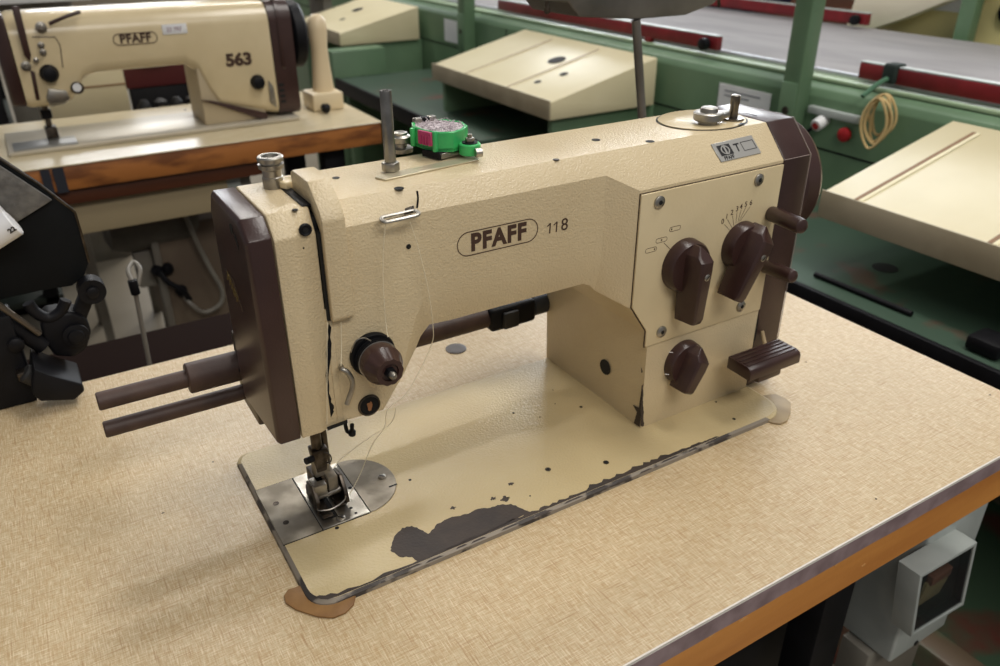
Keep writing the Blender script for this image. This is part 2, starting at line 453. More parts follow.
# plates round the needle
sp = obj('slide_plate', bev(box(.0026, .0338, .0735, .148, BED-.001, BED+.0008), .0003, 1), STEELPL, M)
for x, y in ((276, 503.5), (286, 522.5)):
    q = P(x, y, z=BED+.0008); obj('screw', revolve(q, UZ, [(0, .0024), (.0002, .0024), (.0001, .0012)], 18), DSTEEL, sp)
npl = obj('needle_plate', bev(box(.0346, .0735, .0735, .148, BED-.001, BED+.0010), .0003, 1), STEEL, M)
q = P(341, 518.5, z=BED+.001); screw('screw', q, UZ, .0036, STEEL, npl)
q = P(345.5, 476.5, z=BED+.001)
for x, y, r in ((350, 488, .0018), (351, 508, .0014), (356, 513, .0012)):
    obj('screw_hole', disc(P(x, y, z=BED+.001), UZ, r, .0001, 14), BLACKP, npl)
pts = [V(.0742, .0735, BED-.001)]+[V(.0742+.0355*math.cos(t), .1108+.0373*math.sin(t), BED-.001) for t in [-PI/2+PI*k/24 for k in range(25)]]
dp = obj('semicircular_plate', bev(prism(pts[1:], (0, 0, .0018)), .0003, 1, 60), STEELPL, M)
screw('screw', P(382, 477, z=BED+.0008), UZ, .0033, STEEL, dp)
a, b = P(389, 487, z=BED+.0009), P(397, 484, z=BED+.0009)
obj('slot', prism([a+V(0, .0008, 0), b+V(0, .0008, 0), b-V(0, .0008, 0), a-V(0, .0008, 0)], (0, 0, .0001)), BLACKP, dp)
# dark joint lines of the plates
bm = box(.0338, .0346, .0735, .148, BED-.001, BED+.0003); box(.0735, .0742, .0735, .148, BED-.001, BED+.0003, bm)
box(.0026, .0735, .0729, .0735, BED-.001, BED+.0003, bm); box(.0026, .0735, .148, .1486, BED-.001, BED+.0003, bm)
obj('joint', bm, BLACK, M)

# ---- arm, head and column in one casting
YF, YC, ZT, YT, YBT = .0635, .0515, .264, .077, .146
def ring(x, zb, yf=YF, zc=.2495, zcr=None, yb=.156, ybb=None, yin=.006):
    zcr = zcr if zcr is not None else zb+.031
    ybb = ybb or yb
    return [V(x, yf+yin, zb), V(x, yf, zcr), V(x, yf, zc), V(x, YT, ZT), V(x, YBT, ZT), V(x, yb, .250), V(x, ybb, zb+.004 if ybb == yb else .1), V(x, ybb-(0 if ybb != yb else .006), zb)]
pA = P(384, 410, Y=YF); pB = P(405, 375, Y=YF); pC = P(418, 351, Y=YF); pD = P(424, 340, Y=YF); pE = P(433, 329, Y=YF)
rings = [ring(.0575, .1045, yin=.0005, zcr=.107), ring(.078, .1035, yin=.0005, zcr=.106), ring(pA.x, pA.z, yin=.0008, zcr=pA.z+.004), ring(pB.x, pB.z, yin=.002, zcr=pB.z+.012), ring(pC.x, pC.z, yin=.004, zcr=.172), ring(pD.x, pD.z, zcr=.182), ring(pE.x, pE.z+.001, zcr=.187),
         ring(.15, .1590), ring(.225, .1592), ring(.272, .1592, zcr=.192), ring(.2795, .156, zcr=.188),
         ring(.285, .150, .0635, .2495, yb=.160, zcr=.181),
         ring(.3095, .134, YC, .2365, yb=.166, zcr=.137, yin=.0006), ring(.328, .1075, YC, .2365, yb=.166, ybb=.2065, zcr=.11, yin=.0003), ring(.3325, .0900, YC, .2365, yb=.166, ybb=.2065, zcr=.095, yin=0.0),
         ring(.334, .004, YC, .2365, yb=.166, ybb=.2065, zcr=.05, yin=0), ring(.4706, .004, YC, .2365, yb=.166, ybb=.2065, zcr=.05, yin=0)]
bm = loft(rings)
bev(bm, .0022, 3, 20)
arm = obj('arm_casting', bm, CREAM, M, sharp=30)

# chamfer plane of the column, for what is fixed on it
n_ch = Vector((0, -(ZT-.2365), (YT-YC))).normalized(); n_ch = Vector((0, -(.0275), .0255)).normalized(); d_ch = n_ch.dot(V(0, YT, ZT))
def ch(x, y, off=0): return P(x, y, n=n_ch, d=d_ch+off)
# control panel
FY = YC
pan = [(.3100, .2335), (.4700, .2335), (.4700, .0925), (.3285, .0925), (.3285, .1085), (.3100, .1355)]
bm = prism([V(x, FY, z) for x, z in pan], (0, -.0022, 0)); bev(bm, .0011, 2, 20)
panel = obj('control_panel', bm, CREAMFLAT, M)
bm = prism([V(x, FY+.0002, z) for x, z in [(.3094, .2341), (.4704, .2341), (.4704, .0918), (.3278, .0918), (.3278, .108), (.3094, .1352)]], (0, -.0006, 0))
obj('joint', bm, mat('dark_joint', (78, 62, 46), .7), M)
PY = FY-.0022
for x, y in ((659, 202), (758.5, 179.5), (661, 331.5), (740.5, 306)):
    screw('screw', P(x, y, Y=PY), FN, .0053, STEEL, panel, slot=False, hexh=True)
# printed marks
def line(a, b, w, bm=None, y=PY):
    a, b = Vector(a), Vector(b); t = (b-a).normalized(); q = Vector((-t.z, 0, t.x))*w/2
    return prism([a+q, b+q, b-q, a-q], (0, -.00012, 0), bm)
bm = None
for (cx, cy, dx) in ((675, 228.5, -.6), (661.5, 240, 0), (651, 250, .6)):
    c = P(cx, cy, Y=PY); bm = stad_ring(c, FX, UZ, .0125, .0042, .0004, (0, -.00012, 0), bm, 5)
    disc(c+V(dx*.0062, 0, 0), FN, .0008, .00014, 10, bm)
line(P(664, 243, Y=PY), P(671, 250, Y=PY), .0004, bm)
obj('stitch_symbols', bm, PRINT, panel)
bm = None
nums = [((724.5, 224.5), (730, 230.6), (722.6, 221.6)), ((727.5, 219.5), (732, 227.8), (726.8, 216.6)), ((732.5, 215.7), (733.8, 225.6), (732, 212.6)), ((737, 212.4), (735.8, 223), (737.2, 209)), ((741, 210), (737.8, 222.3), (741.2, 206.8)), ((745.7, 207.4), (739, 221.5), (746, 204.4)), ((750, 206.6), (740.4, 220.7), (751, 202.8))]
for k, (a, b, c_) in enumerate(nums):
    a3, b3 = P(*a, Y=PY), P(*b, Y=PY)
    bm = line(a3, b3, .00035, bm)
    join(bm, text('t', str(k), P(*c_, Y=PY), FX, UZ, .0066, PRINT, 'bm', bold=.00008, h=.0001))
obj('number_scale', bm, PRINT, panel)

# ---- winged knobs
def winged(cx, cz, y0, r, depth, ang, la, lb, w, mpar, name='control_knob', scr=True, gh=.0165):
    """disc base with a faceted grip bar; ang = direction of the long end"""
    c = V(cx, y0, cz)
    k = obj(name, revolve(c, FN, [(0, r), (depth*.75, r*.97), (depth, r*.9)], 40), BROWN, mpar, sharp=35)
    t = V(math.cos(ang), 0, math.sin(ang)); q = V(-t.z, 0, t.x)
    top = c+FN*depth
    secs = []
    for (s, ww, hh) in ((-la-w*.75, .0012, gh*.42), (-la, w*.98, gh*.72), (-la*.72, w, gh), (0, w, gh), (lb*.9, w*.80, gh*.92), (lb, w*.74, gh*.80)):
        p = c+t*s+FN*(depth*.5)
        H = FN*(depth*.5+hh)
        secs.append([p-q*ww, p+q*ww, p+q*ww*.82+H*.96, p+q*ww*.70+H, p-q*ww*.30+H, p-q*ww*.55+H*.94])
    g = bev(loft(secs), .0006, 2, 22)
    go = obj('grip', g, BROWN, k, sharp=25)
    if scr: screw('screw', c+t*(lb*.06)+FN*(depth+gh*.97)+q*w*.22, FN, .0031, STEEL, go)
    return k
winged(.3618, .1640, PY, .0235, .011, math.radians(-91), .014, .0475, .0098, M)
winged(.4280, .1675, PY, .0220, .011, math.radians(-115), .015, .0455, .0105, M)
winged(.3765, .0640, FY, .0212, .009, math.radians(-114), .012, .0240, .0100, M, scr=False, gh=.015)
bm = None
for (x, y) in ((671, 352), (667, 374)):
    bm = line(P(x-2, y, Y=FY-.0092), P(x+2, y+.5, Y=FY-.0092), .0007, bm, 0)
obj('index_mark', bm, WHITE, M)
for (x, y) in ((662, 350), (700.5, 326)):
    pass
# lever pegs on the right
def peg(a, b, r, name='lever_peg'):
    a, b = Vector(a), Vector(b); h = (b-a).length
    return obj(name, revolve(a, b-a, [(0, r*.85), (h*.06, r), (h*.88, r*1.04), (h*.97, r*.9), (h, r*.6)], 24), BROWN, M)
peg(P(770, 213, Y=.050), P(803, 227, Y=.006), .0068)
peg(P(764, 266, Y=.050), P(794, 277, Y=.012), .0062)

# reverse pedal lever
zt = .060
def pl(x, y): return P(x, y, z=zt)
cs = [pl(726, 357.5), pl(752, 371.5), pl(802, 348), pl(799, 343), pl(768, 337)]
y0 = min(c.y for c in cs)
x0, x1 = .418, .478
secs = []
prof = [(.046, .060), (.006, .060), (-.001, .058), (-.004, .054), (-.004, .043), (.002, .041), (.046, .046)]
Wp = P(727, 357, Y=.045); Ep = P(752, 376, Y=0.0)
bm = prism([V(.4200, .036, .0630), V(.4200, .0125, .0628), V(.4200, .0085, .0610), V(.4200, .0075, .0580), V(.4200, .0075, .0500), V(.4200, .036, .0505)], (.0665, 0, 0))
bev(bm, .0008, 2, 30)
# ridges on the top
rv = obj('reverse_lever', bm, BROWN, M)
bm = None
for k in range(5):
    y = .0135+k*.0050
    bm = box(.4215, .4850, y-.0008, y+.0008, .0625, .0638, bm, b=.0004)
obj('grip_ridge', bm, BROWN, rv)
obj('lever_arm', bev(box(.438, .468, .0120, .05, .0400, .0510), .0015), BROWN, rv)
obj('pivot_pin', cyl((.4695, .036, .060), (.4800, .0505, .0650), .002), PADL, rv)

# name plate on the slanted face
c4 = [ch(710.5, 144.5, .0002), ch(751, 135.2, .0002), ch(761.2, 153.3, .0002), ch(721, 162.5, .0002)]
npt = obj('name_plate', bev(prism(c4, n_ch*.0007), .0004, 1, 60), PLATE, M, label='small silver plate with symbol, letter T and empty box')
cc = sum(c4, Vector())/4; ux = (c4[1]-c4[0]).normalized(); uy = (c4[0]-c4[3]).normalized(); Wd = (c4[1]-c4[0]).length; Hd = (c4[0]-c4[3]).length
def npp(u, v, o=.0008): return cc+ux*u*Wd+uy*v*Hd+n_ch*o
INK = mat('black_ink', (24, 22, 24), .6)
bm = prism([npp(-.42, .34), npp(-.12, .34), npp(-.12, -.22), npp(-.42, -.22)], n_ch*.0001)
obj('emblem', bm, INK, npt)
e = None
def nring(u, v, rx, ry, w, bm, a0=0, a1=2*PI):
    o = []; i_ = []
    for k in range(21):
        t = a0+(a1-a0)*k/20
        o.append(npp(u+rx*math.cos(t), v+ry*math.sin(t), .00095)); i_.append(npp(u+(rx-w)*math.cos(t), v+(ry-w*2)*math.sin(t), .00095))
    return prism(o+i_[::-1], n_ch*.00008, bm)
bm = nring(-.285, .06, .115, .25, .028, None, -1.2, 1.9); nring(-.255, .06, .115, .25, .028, bm, 1.9, 5.1)
prism([npp(-.29, .24, .00095), npp(-.25, .24, .00095), npp(-.25, -.12, .00095), npp(-.29, -.12, .00095)], n_ch*.00008, bm)
obj('emblem_lines', bm, PLATE, npt)
text('letter', 'T', npp(.02, .02), ux, uy, Hd*.60, INK, npt, bold=.0002, h=.0001)
text('word', 'PFAFF', npp(-.27, -.36), ux, uy, Hd*.26, INK, npt, bold=.0001, h=.0001)
bo = [npp(.14, .27), npp(.45, .27), npp(.45, -.22), npp(.14, -.22)]; bi = [npp(.15, .24), npp(.44, .24), npp(.44, -.19), npp(.15, -.19)]
obj('empty_box', outline(bo, bi, n_ch*.0001), INK, npt)

# PFAFF oval and number on the arm front
oc = P(498.5, 237.2, Y=YF); 
bm = stad_ring(oc, (1, 0, 0), UZ, .0690, .0185, .0006, (0, -.0003, 0), None, 16)
obj('oval_border', bm, PRINT, M)
text('brand_lettering', 'PFAFF', oc+V(.0003, -.0001, -.0002), FX, UZ, .0180, PRINT, M, bold=.00075, sx=.93, spacing=1.12)
bm = text('t', '8', P(564.5, 224.8, Y=YF)+V(0, -.0001, 0), FX, UZ, .0140, PRINT, 'bm', bold=-.00002)
for (a, b, c_) in (((550.4, 223.2), (549.6, 233.4), (547.2, 226.6)), ((557, 221.7), (556.2, 231.9), (553.8, 225.1))):
    line(P(*a, Y=YF-.0001), P(*b, Y=YF-.0001), .0011, bm, 0); line(P(*a, Y=YF-.0001), P(*c_, Y=YF-.0001), .0009, bm, 0)
obj('model_number', bm, PRINT, M)
obj('screw_hole', disc(P(408.5, 246.5, Y=YF), FN, .0018, .0004), BLACKP, M)
obj('round_opening', disc(P(605.5, 367, X=.3326)+V(-.0002, 0, 0), (-1, 0, 0), .0077, .0006, 32), BLACKP, M)
# worn corner of the column
def cw(x, y): return P(x, y, Y=FY-.0001)
bm = blob([cw(641.8, 385), cw(643.3, 384), cw(642.6, 400), cw(643.8, 412), cw(643.5, 426), cw(640.5, 426), cw(641, 405)], .0007, (0, -.0002, 0), seed=4, sub=5)
obj('bare_patch', bm, CHIP, arm, label='paint worn off column corner')
bm = None
for k, (pts) in enumerate(([(642, 386), (641, 410), (640, 427), (634, 423), (637, 412), (633, 405), (639, 408)], [(641, 366), (643, 372), (641.5, 373)])):
    q = [P(x, y, X=.3331) for x, y in pts]; q = [V(.3331, min(max(v.y, .0517), .2), max(v.z, .0048)) for v in q]
    bm = prism(q, (-.0002, 0, 0), bm)
obj('bare_patch', bm, CHIP, arm)

# ---- top cover, knobs and holes
CT = V(.4285, .1125, ZT)
def el(r, z, n=48): return [V(CT.x+(r+.005)*math.cos(2*PI*k/n), CT.y+(r-.002)*math.sin(2*PI*k/n), z) for k in range(n)]
tc = obj('top_cover', bev(prism(el(.0365, ZT), (0, 0, .0012)), .0006, 2, 60), CREAMFLAT, M)
obj('joint', outline(el(.0380, ZT+.00005), el(.0365, ZT+.00005), (0, 0, .0002)), BLACK, tc)
c = P(708, 119, z=ZT+.005)
wn = obj('winder_wheel', revolve(V(c.x, c.y, ZT+.0012), UZ, [(0, .008), (.003, .008), (.003, .0118), (.0038, .0128), (.0092, .0128), (.0100, .0118), (.0102, .0078), (.0134, .0072), (.0140, .0062)], 40), STEEL, tc)
c2 = P(724, 116.5, z=ZT+.006)
obj('winder_arm', bev(prism([c+V(0, .009, 0), c+V(.018, .008, 0), c+V(.024, 0, 0), c+V(.019, -.007, 0), c+V(0, -.009, 0)], (0, 0, .0045)), .001, 2), STEEL, tc)
c = P(733, 118.5, z=ZT+.002)
st = obj('winder_spindle', revolve(c-V(0, 0, .001), UZ, [(0, .0095), (.0020, .0095), (.0022, .0040), (.013, .0038), (.0135, .0042), (.021, .0042), (.0215, .0035)], 24), mat('spindle_steel', (120, 114, 106), .3, 1.), tc)
a, b = P(745, 113, z=ZT+.0014), P(757, 116, z=ZT+.0014)
obj('slot', prism([a+V(0, .001, 0), a+V(0, -.001, 0), b+V(-.001, -.001, 0), b+V(.001, .001, 0)], (0, 0, .0003)), BLACKP, tc)
a = P(742, 124, z=ZT+.0014)
obj('direction_mark', prism([a+V(-.006, -.001, 0), a+V(.006, -.0008, 0), a+V(.003, .004, 0)], (0, 0, .0002)), BLACK, tc)
for i, (x, y, r) in enumerate(((336, 178, .0026), (399, 188.5, .0034), (596, 140, .0036), (650, 141.5, .0036), (295, 210, .002), (556, 159.8, .0026))):
    q = P(x, y, z=ZT)
    obj('oil_hole', disc(q, UZ, r, .0003, 20), (DSTEEL if i == 5 else BLACKP), M)

# ---- brown guard at the wheel end
def gring(x, g=0, yf=YC, zb=.006): return [V(x, yf+g, zb), V(x, yf+g, .2365), V(x, YT+g*.4, ZT-g), V(x, YBT-g*.4, ZT-g), V(x, .166-g, .2365), V(x, .166-g, zb)]
bm = loft([gring(.4712, -.0003), gring(.5045, -.0003), gring(.5090, .0030)]); bev(bm, .0011, 2, 20)
bg = obj('belt_guard', bm, BROWN, M)
obj('guard_slot', box(.4707, .4722, .0508, .06, .058, .082), BLACKP, bg)
# edges rubbed pale
WEAR = mat('rubbed_edge', (150, 136, 130), .4)
g1 = [V(.4712, YC-.0003, .2365), V(.5045, YC-.0003, .2365)]
g2 = [V(.5060, YC-.0001, .05), V(.5058, YC-.0001, .2365), V(.5058, YT-.0002, ZT+.0001), V(.5058, .12, ZT+.0001)]
bm = tube([g1[0], g1[1]], .00035, 5, smooth=False); tube(g2, .00035, 5, bm, smooth=False)
obj('rubbed_edge', bm, WEAR, bg)
# handwheel
hw = obj('hand_wheel', revolve(V(.5095, .118, .196), (1, 0, 0), [(0, .020), (.003, .020), (.003, .052), (.006, .058), (.010, .0605), (.026, .0605), (.031, .058), (.033, .052), (.029, .045), (.029, .012), (.036, .010), (.036, 0)], 72), BROWN, M, sharp=25)
bm = revolve(V(.5110, .118, .196), (1, 0, 0), [(.0, .0575), (.001, .0595), (.002, .0575)], 72)
obj('rim_ring', bm, STEEL, hw)
obj('wheel_hub', cyl((.5085, .118, .196), (.513, .118, .196), .021), BLACK, M)

# ---- head: face plate, cover, slot
def hring(x, yf, zc, zb0, zb1, g=0):
    return [V(x, yf, zb0), V(x, yf, zc), V(x, YT-.004, ZT-g), V(x, .1405, ZT-g), V(x, .152, .250), V(x, .152, zb1)]
bm = loft([hring(.0255, .0610, .2505, .1022, .096), hring(.0400, .0610, .2505, .1022, .096), hring(.0425, .0622, .2500, .1022, .096), hring(.0535, .0640, .2480, .1022, .096)])
bev(bm, .0012, 2, 18)
fp = obj('face_plate', bm, CREAM, M)
obj('recess', bev(box(.0530, .0580, .070, .150, .195, .258), .0005), BLACKP, M)
obj('head_filler', bev(box(.0530, .0582, .0638, .150, .1040, .195), .0004), CREAM, M)
o = obj('screw', revolve(P(305, 229.5, Y=.0618), FN, [(0, .0042), (.0012, .0042), (.0018, .0034), (.0010, .0022)], 24), BLACK, fp)
obj('hex_socket', disc(P(305, 229.5, Y=.0618)+V(0, -.0011, 0), FN, .002, .0002, 6), BLACKP, o)
obj('screw_hole', disc(P(303.5, 248, Y=.0625), FN, .0006, .0002, 10), BLACKP, fp)
# brown end cover
def cring(x, g):
    return [V(x, .0600+g, .1035+g*.6), V(x, .0600+g, .2530-g*.5), V(x, .0725+g*.5, ZT-g), V(x, .1400-g*.4, ZT-g), V(x, .1500-g, .2500-g*.5), V(x, .1500-g, .0945+g)]
bm = loft([cring(.0078, .0028), cring(.0098, 0), cring(.0244, 0)]); bev(bm, .0009, 2, 22)
ec = obj('end_cover', bm, BROWN, M)
obj('screw_hole', disc(P(231.5, 229, X=.0077), (-1, 0, 0), .0035, .0004, 20), BLACKP, ec)
# groove with pale edge beside the recess + badge letters
x = .0076
bm = prism([V(x, .083, .252), V(x, .078, .246), V(x, .078, .2425), V(x, .0838, .2500)], (-.0004, 0, 0)); obj('groove', bm, BLACKP, ec)
bp0 = P(233, 289, X=.0077)
bm = prism([P(225.5, 268, X=.0077), P(234, 280, X=.0077), P(243.5, 312, X=.0077), P(233, 294, X=.0077)], (-.0005, 0, 0)); bev(bm, .0002, 1)
bd = obj('emblem', bm, mat('bronze_emblem', (84, 66, 52), .4, .5), ec)
text('emblem_lettering', 'PFAFF', P(232.5, 288, X=.0070), (0, -1, -.55), (0, -.25, 1), .011, mat('brass', (150, 130, 84), .35, .8), bd, bold=.0003, sx=.85, h=.0002)

# take-up lever slot with black worn edge, and the hood over it
obj('take_up_slot', box(.0538, .0566, .0622, .0700, .187, .2500), BLACKP, M)
tk = [(329, 322), (327, 345), (326, 370), (325.5, 395), (324, 418), (329, 421), (333, 413), (334, 408), (331, 402), (329, 393), (329, 370), (331, 350), (331, 330)]
obj('oil_stain', blob([P(x, y, Y=YF-.0001) for x, y in tk], .0007, (0, -.0003, 0), seed=8, sub=3), BLACK, arm, label='black oily streak')
hood = [V(.0558, .112, ZT), V(.0558, .112, .2770), V(.0558, .107, .2790), V(.0558, .0775, .2790), V(.0558, .0600, .264), V(.0558, .0570, .258), V(.0558, .0570, .1900), V(.0558, .0585, .1870), V(.0558, .0640, .1870), V(.0558, .0640, .250), V(.0558, .078, ZT)]
bm = prism(hood, (.0155, 0, 0)); bev(bm, .0011, 2, 25)
obj('take_up_hood', bm, CREAM, M)
obj('cover_catch', bev(prism([V(.049, .120, ZT), V(.056, .128, ZT), V(.060, .128, ZT), V(.060, .116, ZT), V(.052, .112, ZT)], (0, 0, .005)), .0012), CREAMFLAT, M)
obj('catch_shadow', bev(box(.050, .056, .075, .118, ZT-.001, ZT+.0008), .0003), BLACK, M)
# bottom lip of the head
a, b = P(327, 427, Y=.0622), P(347, 419.5, Y=.0622)
obj('slot', prism([a, b, b+V(0, 0, -.0025), a+V(0, 0, -.0025)], (0, -.001, 0)), BLACKP, M)

# ---- pressure screw on top of the head
c = P(274, 187, z=ZT)
bm = revolve(c, UZ, [(0, .0070), (.0075, .0070), (.0080, .0064), (.0125, .0066), (.0135, .0084), (.0162, .0086), (.0168, .0070), (.0176, .0070), (.0182, .0086), (.0208, .0088), (.0217, .0080), (.0217, .0056), (.0180, .0048)], 32)
obj('pressure_screw', bm, STEEL, M)

# ---- tension unit
c = P(371.5, 353, Y=YF)
tu = obj('tension_unit', revolve(c, FN, [(0, .0165), (.003, .0168), (.0045, .0160), (.0045, .0125), (.007, .0150), (.0076, .0152), (.0082, .0128), (.0105, .0150), (.0112, .0150)], 40), BLACK, M)
obj('tension_disc', revolve(c+FN*.0112, FN, [(0, .0120), (.001, .0148), (.0018, .0120)], 40), STEEL, tu)
kn = obj('tension_knob', revolve(c+FN*.0125, FN, [(0, .0142), (.008, .0145), (.0095, .0138), (.0165, .0105), (.0195, .0098), (.0195, .0065), (.018, .006)], 48, mod=lambda t, i: 1+(.035*math.cos(10*t) if 2 <= i <= 4 else 0)), BROWN, tu, sharp=30)
obj('nut', cyl(c+FN*.030, c+FN*.0345, .0042, 6), BLACK, kn)
obj('stud', revolve(c+FN*.033, FN, [(0, .0026), (.0045, .0026), (.006, .0016), (.0062, 0)], 16), STEEL, kn)
bm = tube([P(351, 352, Y=.052), P(356, 341, Y=.050), P(364, 338, Y=.050), P(371, 341, Y=.045)], .0005, 6)
obj('check_spring', bm, STEEL, tu)
# round badge
c = P(369, 405, Y=YF)
bg_ = obj('round_badge', revolve(c, FN, [(0, .0087), (.0012, .0085), (.0016, .0075), (.0010, .0072)], 32), DSTEEL, M)
obj('badge_face', disc(c+FN*.0010, FN, .0072, .0002, 28), BLACK, bg_)
bm = blob([c+V(-.0022, -.0013, .002), c+V(.001, -.0013, .0035), c+V(.0022, -.0013, .001), c+V(.001, -.0013, -.004), c+V(-.001, -.0013, -.004)], .0004, (0, -.0002, 0), seed=2)
obj('badge_figure', bm, mat('orange_brass', (150, 104, 70), .4, .4), bg_)
# bent thread hook
bm = tube([P(341, 366, Y=.064), P(341.5, 369, Y=.056), P(347, 372, Y=.0535), P(352, 380, Y=.0525), P(352, 389, Y=.0525), P(349, 398, Y=.0535), P(347, 404, Y=.054)], .0019, 12)
obj('thread_hook', bm, STEEL, M)
# upper thread guide
c0, c1 = P(383, 221, Y=.056), P(417, 213.5, Y=.056)
cm = (c0+c1)/2; xd = (c1-c0).normalized()
gd = obj('thread_guide', bev(outline(stadium(cm, xd, (0, -1, -.25), .0290, .0085), stadium(cm, xd, (0, -1, -.25), .0230, .0040), (0, 0, .0014)), .0003, 1, 50), STEEL, M)
obj('guide_bracket', bev(prism([P(405, 210, Y=.0640), P(414, 207, Y=.0640), P(414, 213, Y=.0575), P(404, 215, Y=.0575)], (0, 0, .0014)), .0003, 1), DSTEEL, gd)
obj('joint', tube([P(417, 191, Y=.0636), P(418, 198, Y=.0632), P(417, 208, Y=.0632)], .0007, 6), BLACK, M)

# ---- needle bar, presser foot
NB = V(.0485, .111, 0)
obj('needle_bar', cyl((NB.x, NB.y, .040), (NB.x, NB.y, .112), .0042, 20), DSTEEL, M)
pb = obj('presser_bar', cyl((.056, .119, .030), (.056, .119, .112), .0040, 20), DSTEEL, M)
obj('bushing', cyl((NB.x, NB.y, .084), (NB.x, NB.y, .1035), .0075, 24), BLACK, M)
cl = obj('needle_clamp', bev(prism([V(.0425, .1055, .055), V(.0558, .1055, .055), V(.0530, .1055, .034), V(.0445, .1055, .034)], (0, .012, 0)), .0012), DSTEEL, M)
obj('clamp_screw', cyl((.0430, .1065, .0490), (.0365, .1045, .0500), .0028, 14), BLACK, cl)
obj('needle', cyl((NB.x, NB.y, .036), (NB.x, NB.y, .006), .0008, 10, r2=.0004), STEEL, M)
obj('thread_loop', tube([P(324, 452, Y=.104), P(330, 455, Y=.100), P(331, 461, Y=.100), P(326, 463, Y=.104)], .0006, 6), DSTEEL, cl)
obj('guide_knob', revolve(P(352, 435, Y=.100), (0, -.25, 1), [(0, 0), (.001, .003), (.004, .003), (.005, .0016), (.012, .0016)], 16), BLACK, M)
obj('guide_knob_stem', tube([P(352, 435, Y=.100)+V(0,0,.003), P(347, 431, Y=.100), P(345, 424, Y=.100)+V(0,0,.004)], .0016, 8), BLACK, M)
pf = obj('presser_foot', bev(box(.0410, .0520, .100, .125, .016, .030), .001), DSTEEL, M)
obj('foot_shank', bev(prism([V(.044, .106, .052), V(.0535, .106, .052), V(.0565, .106, .024), V(.043, .106, .024)], (0, .011, 0)), .001), STEELPL, pf)
obj('foot_block', bev(box(.0375, .0480, .0945, .1085, .020, .0300), .0008), STEEL, pf)
obj('foot_block', bev(box(.0500, .0585, .098, .118, .018, .0320), .0015), STEELPL, pf)
for x, yt_ in ((.0375, .080), (.0525, .088)):
    obj('foot_toe', bev(prism([V(x, yt_+.004, BED+.0014), V(x, yt_, BED+.0050), V(x, yt_+.003, BED+.0058), V(x, yt_+.010, BED+.0040), V(x, .108, BED+.0040), V(x, .112, BED+.012), V(x, .120, BED+.012), V(x, .122, BED+.0014)], (.0085, 0, 0)), .0005), DSTEEL, pf)
obj('foot_hinge', cyl((.0365, .103, .0145), (.0625, .103, .0145), .0034, 16), STEEL, pf)
obj('foot_side', bev(prism([V(.0365, .090, .007), V(.0365, .112, .007), V(.0365, .112, .026), V(.0365, .098, .030), V(.0365, .090, .018)], (.003, 0, 0)), .0005), DSTEEL, pf)
obj('foot_side', bev(prism([V(.0600, .088, .010), V(.0600, .112, .008), V(.0600, .116, .026), V(.0600, .100, .030), V(.0600, .092, .020)], (.003, 0, 0)), .0005), DSTEEL, pf)
obj('foot_spring', tube([V(.037, .092, .012), V(.037, .086, .014), V(.046, .083, .014), V(.058, .087, .0145), V(.0615, .094, .016)], .0006, 6), STEEL, pf)
obj('feed_opening', box(.0440, .0500, .082, .118, BED+.0008, BED+.0012), BLACKP, npl)

# ---- spool pin with nut, strip, second stud
c = P(391, 172.5, z=ZT)
bm = revolve(c+V(0, 0, .003), UZ, [(0, .0038), (.002, .0042), (.053, .0042), (.0545, .0038), (.0545, .0024), (.050, .0022)], 24)
obj('spool_pin', bm, mat('zinc_pin', (150, 148, 144), .38, 1., rgb2=(132, 130, 126), nscale=80), M)
obj('nut', bev(cyl(c+V(0, 0, .0015), c+V(0, 0, .0078), .0066, 6), .0008), STEEL, M)
s0, s1 = P(385, 178.5, z=ZT+.002), P(479, 158.5, z=ZT+.002)
sd = (s1-s0).normalized(); sn = V(-sd.y, sd.x, 0)
bm = bev(prism([s0, s1, s1+sn*.006, s1+sn*.0120-sd*.006, s0+sn*.0120, s0+sn*.009-sd*.003], (0, 0, .0013)), .0004, 1, 50)
for v in bm.verts: v.co.z -= .0019
obj('mounting_strip', bm, mat('cream_reflection_strip', (206, 196, 168), .3, .5), M)  # reflection of the cream enamel put into the strip's base colour
c = P(401, 151, z=ZT)
obj('thread_stud', revolve(c, UZ, [(0, .0095), (.003, .0095), (.0035, .0050), (.006, .0050), (.0075, .0085), (.0115, .0085), (.013, .0055), (.0145, .0055), (.0150, .0045)], 28), STEEL, M)

# ---- two brown guide rods behind the head
ry = .19
a = P(97, 402, Y=ry); 
obj('guide_rod', cyl(a, V(.150, ry, a.z-.001), .0072, 28, ch=.001), BROWNR, M)
s = P(186, 375, Y=ry)
sl_ = obj('rod_sleeve', cyl(V(s.x, ry, a.z-.0005), V(.055, ry, a.z-.001), .0125, 32, ch=.0012), BROWNR, M)
obj('set_screw', disc(P(240, 370, Y=ry-.0125), FN, .0012, .0008, 10), BLACKP, sl_)
b = P(104, 430, Y=ry)
obj('guide_rod', cyl(b, V(.080, ry, b.z-.001), .0066, 28, ch=.001), BROWNR, M)
obj('rod_bracket', bev(box(.016, .030, .153, .202, b.z-.014, .128), .002), DSTEEL, M)
q0, q1 = P(440, 329, Y=.213), P(548, 301, Y=.213)
obj('drive_sleeve', cyl(V(.070, .213, (q0.z+q1.z)/2), V(.345, .213, (q0.z+q1.z)/2), .0105, 28, ch=.001), BROWNR, M)
zq = (q0.z+q1.z)/2
x_a, x_b = P(489, 318, Y=.205).x, P(534, 306, Y=.205).x
obj('rod_clamp', bev(box(x_a, x_b, .200, .226, zq-.0125, zq+.012), .004, 3), BLACK, M)
obj('rod_clamp', bev(box(x_a+.012, x_a+.030, .195, .20, zq-.010, zq+.008), .002, 2), RUBBER, M)
obj('rod_collar', cyl(V(x_b, .213, zq), V(.350, .213, zq), .0118, 24, ch=.001), mat('blue_grey_steel', (58, 62, 70), .45, .4), M)
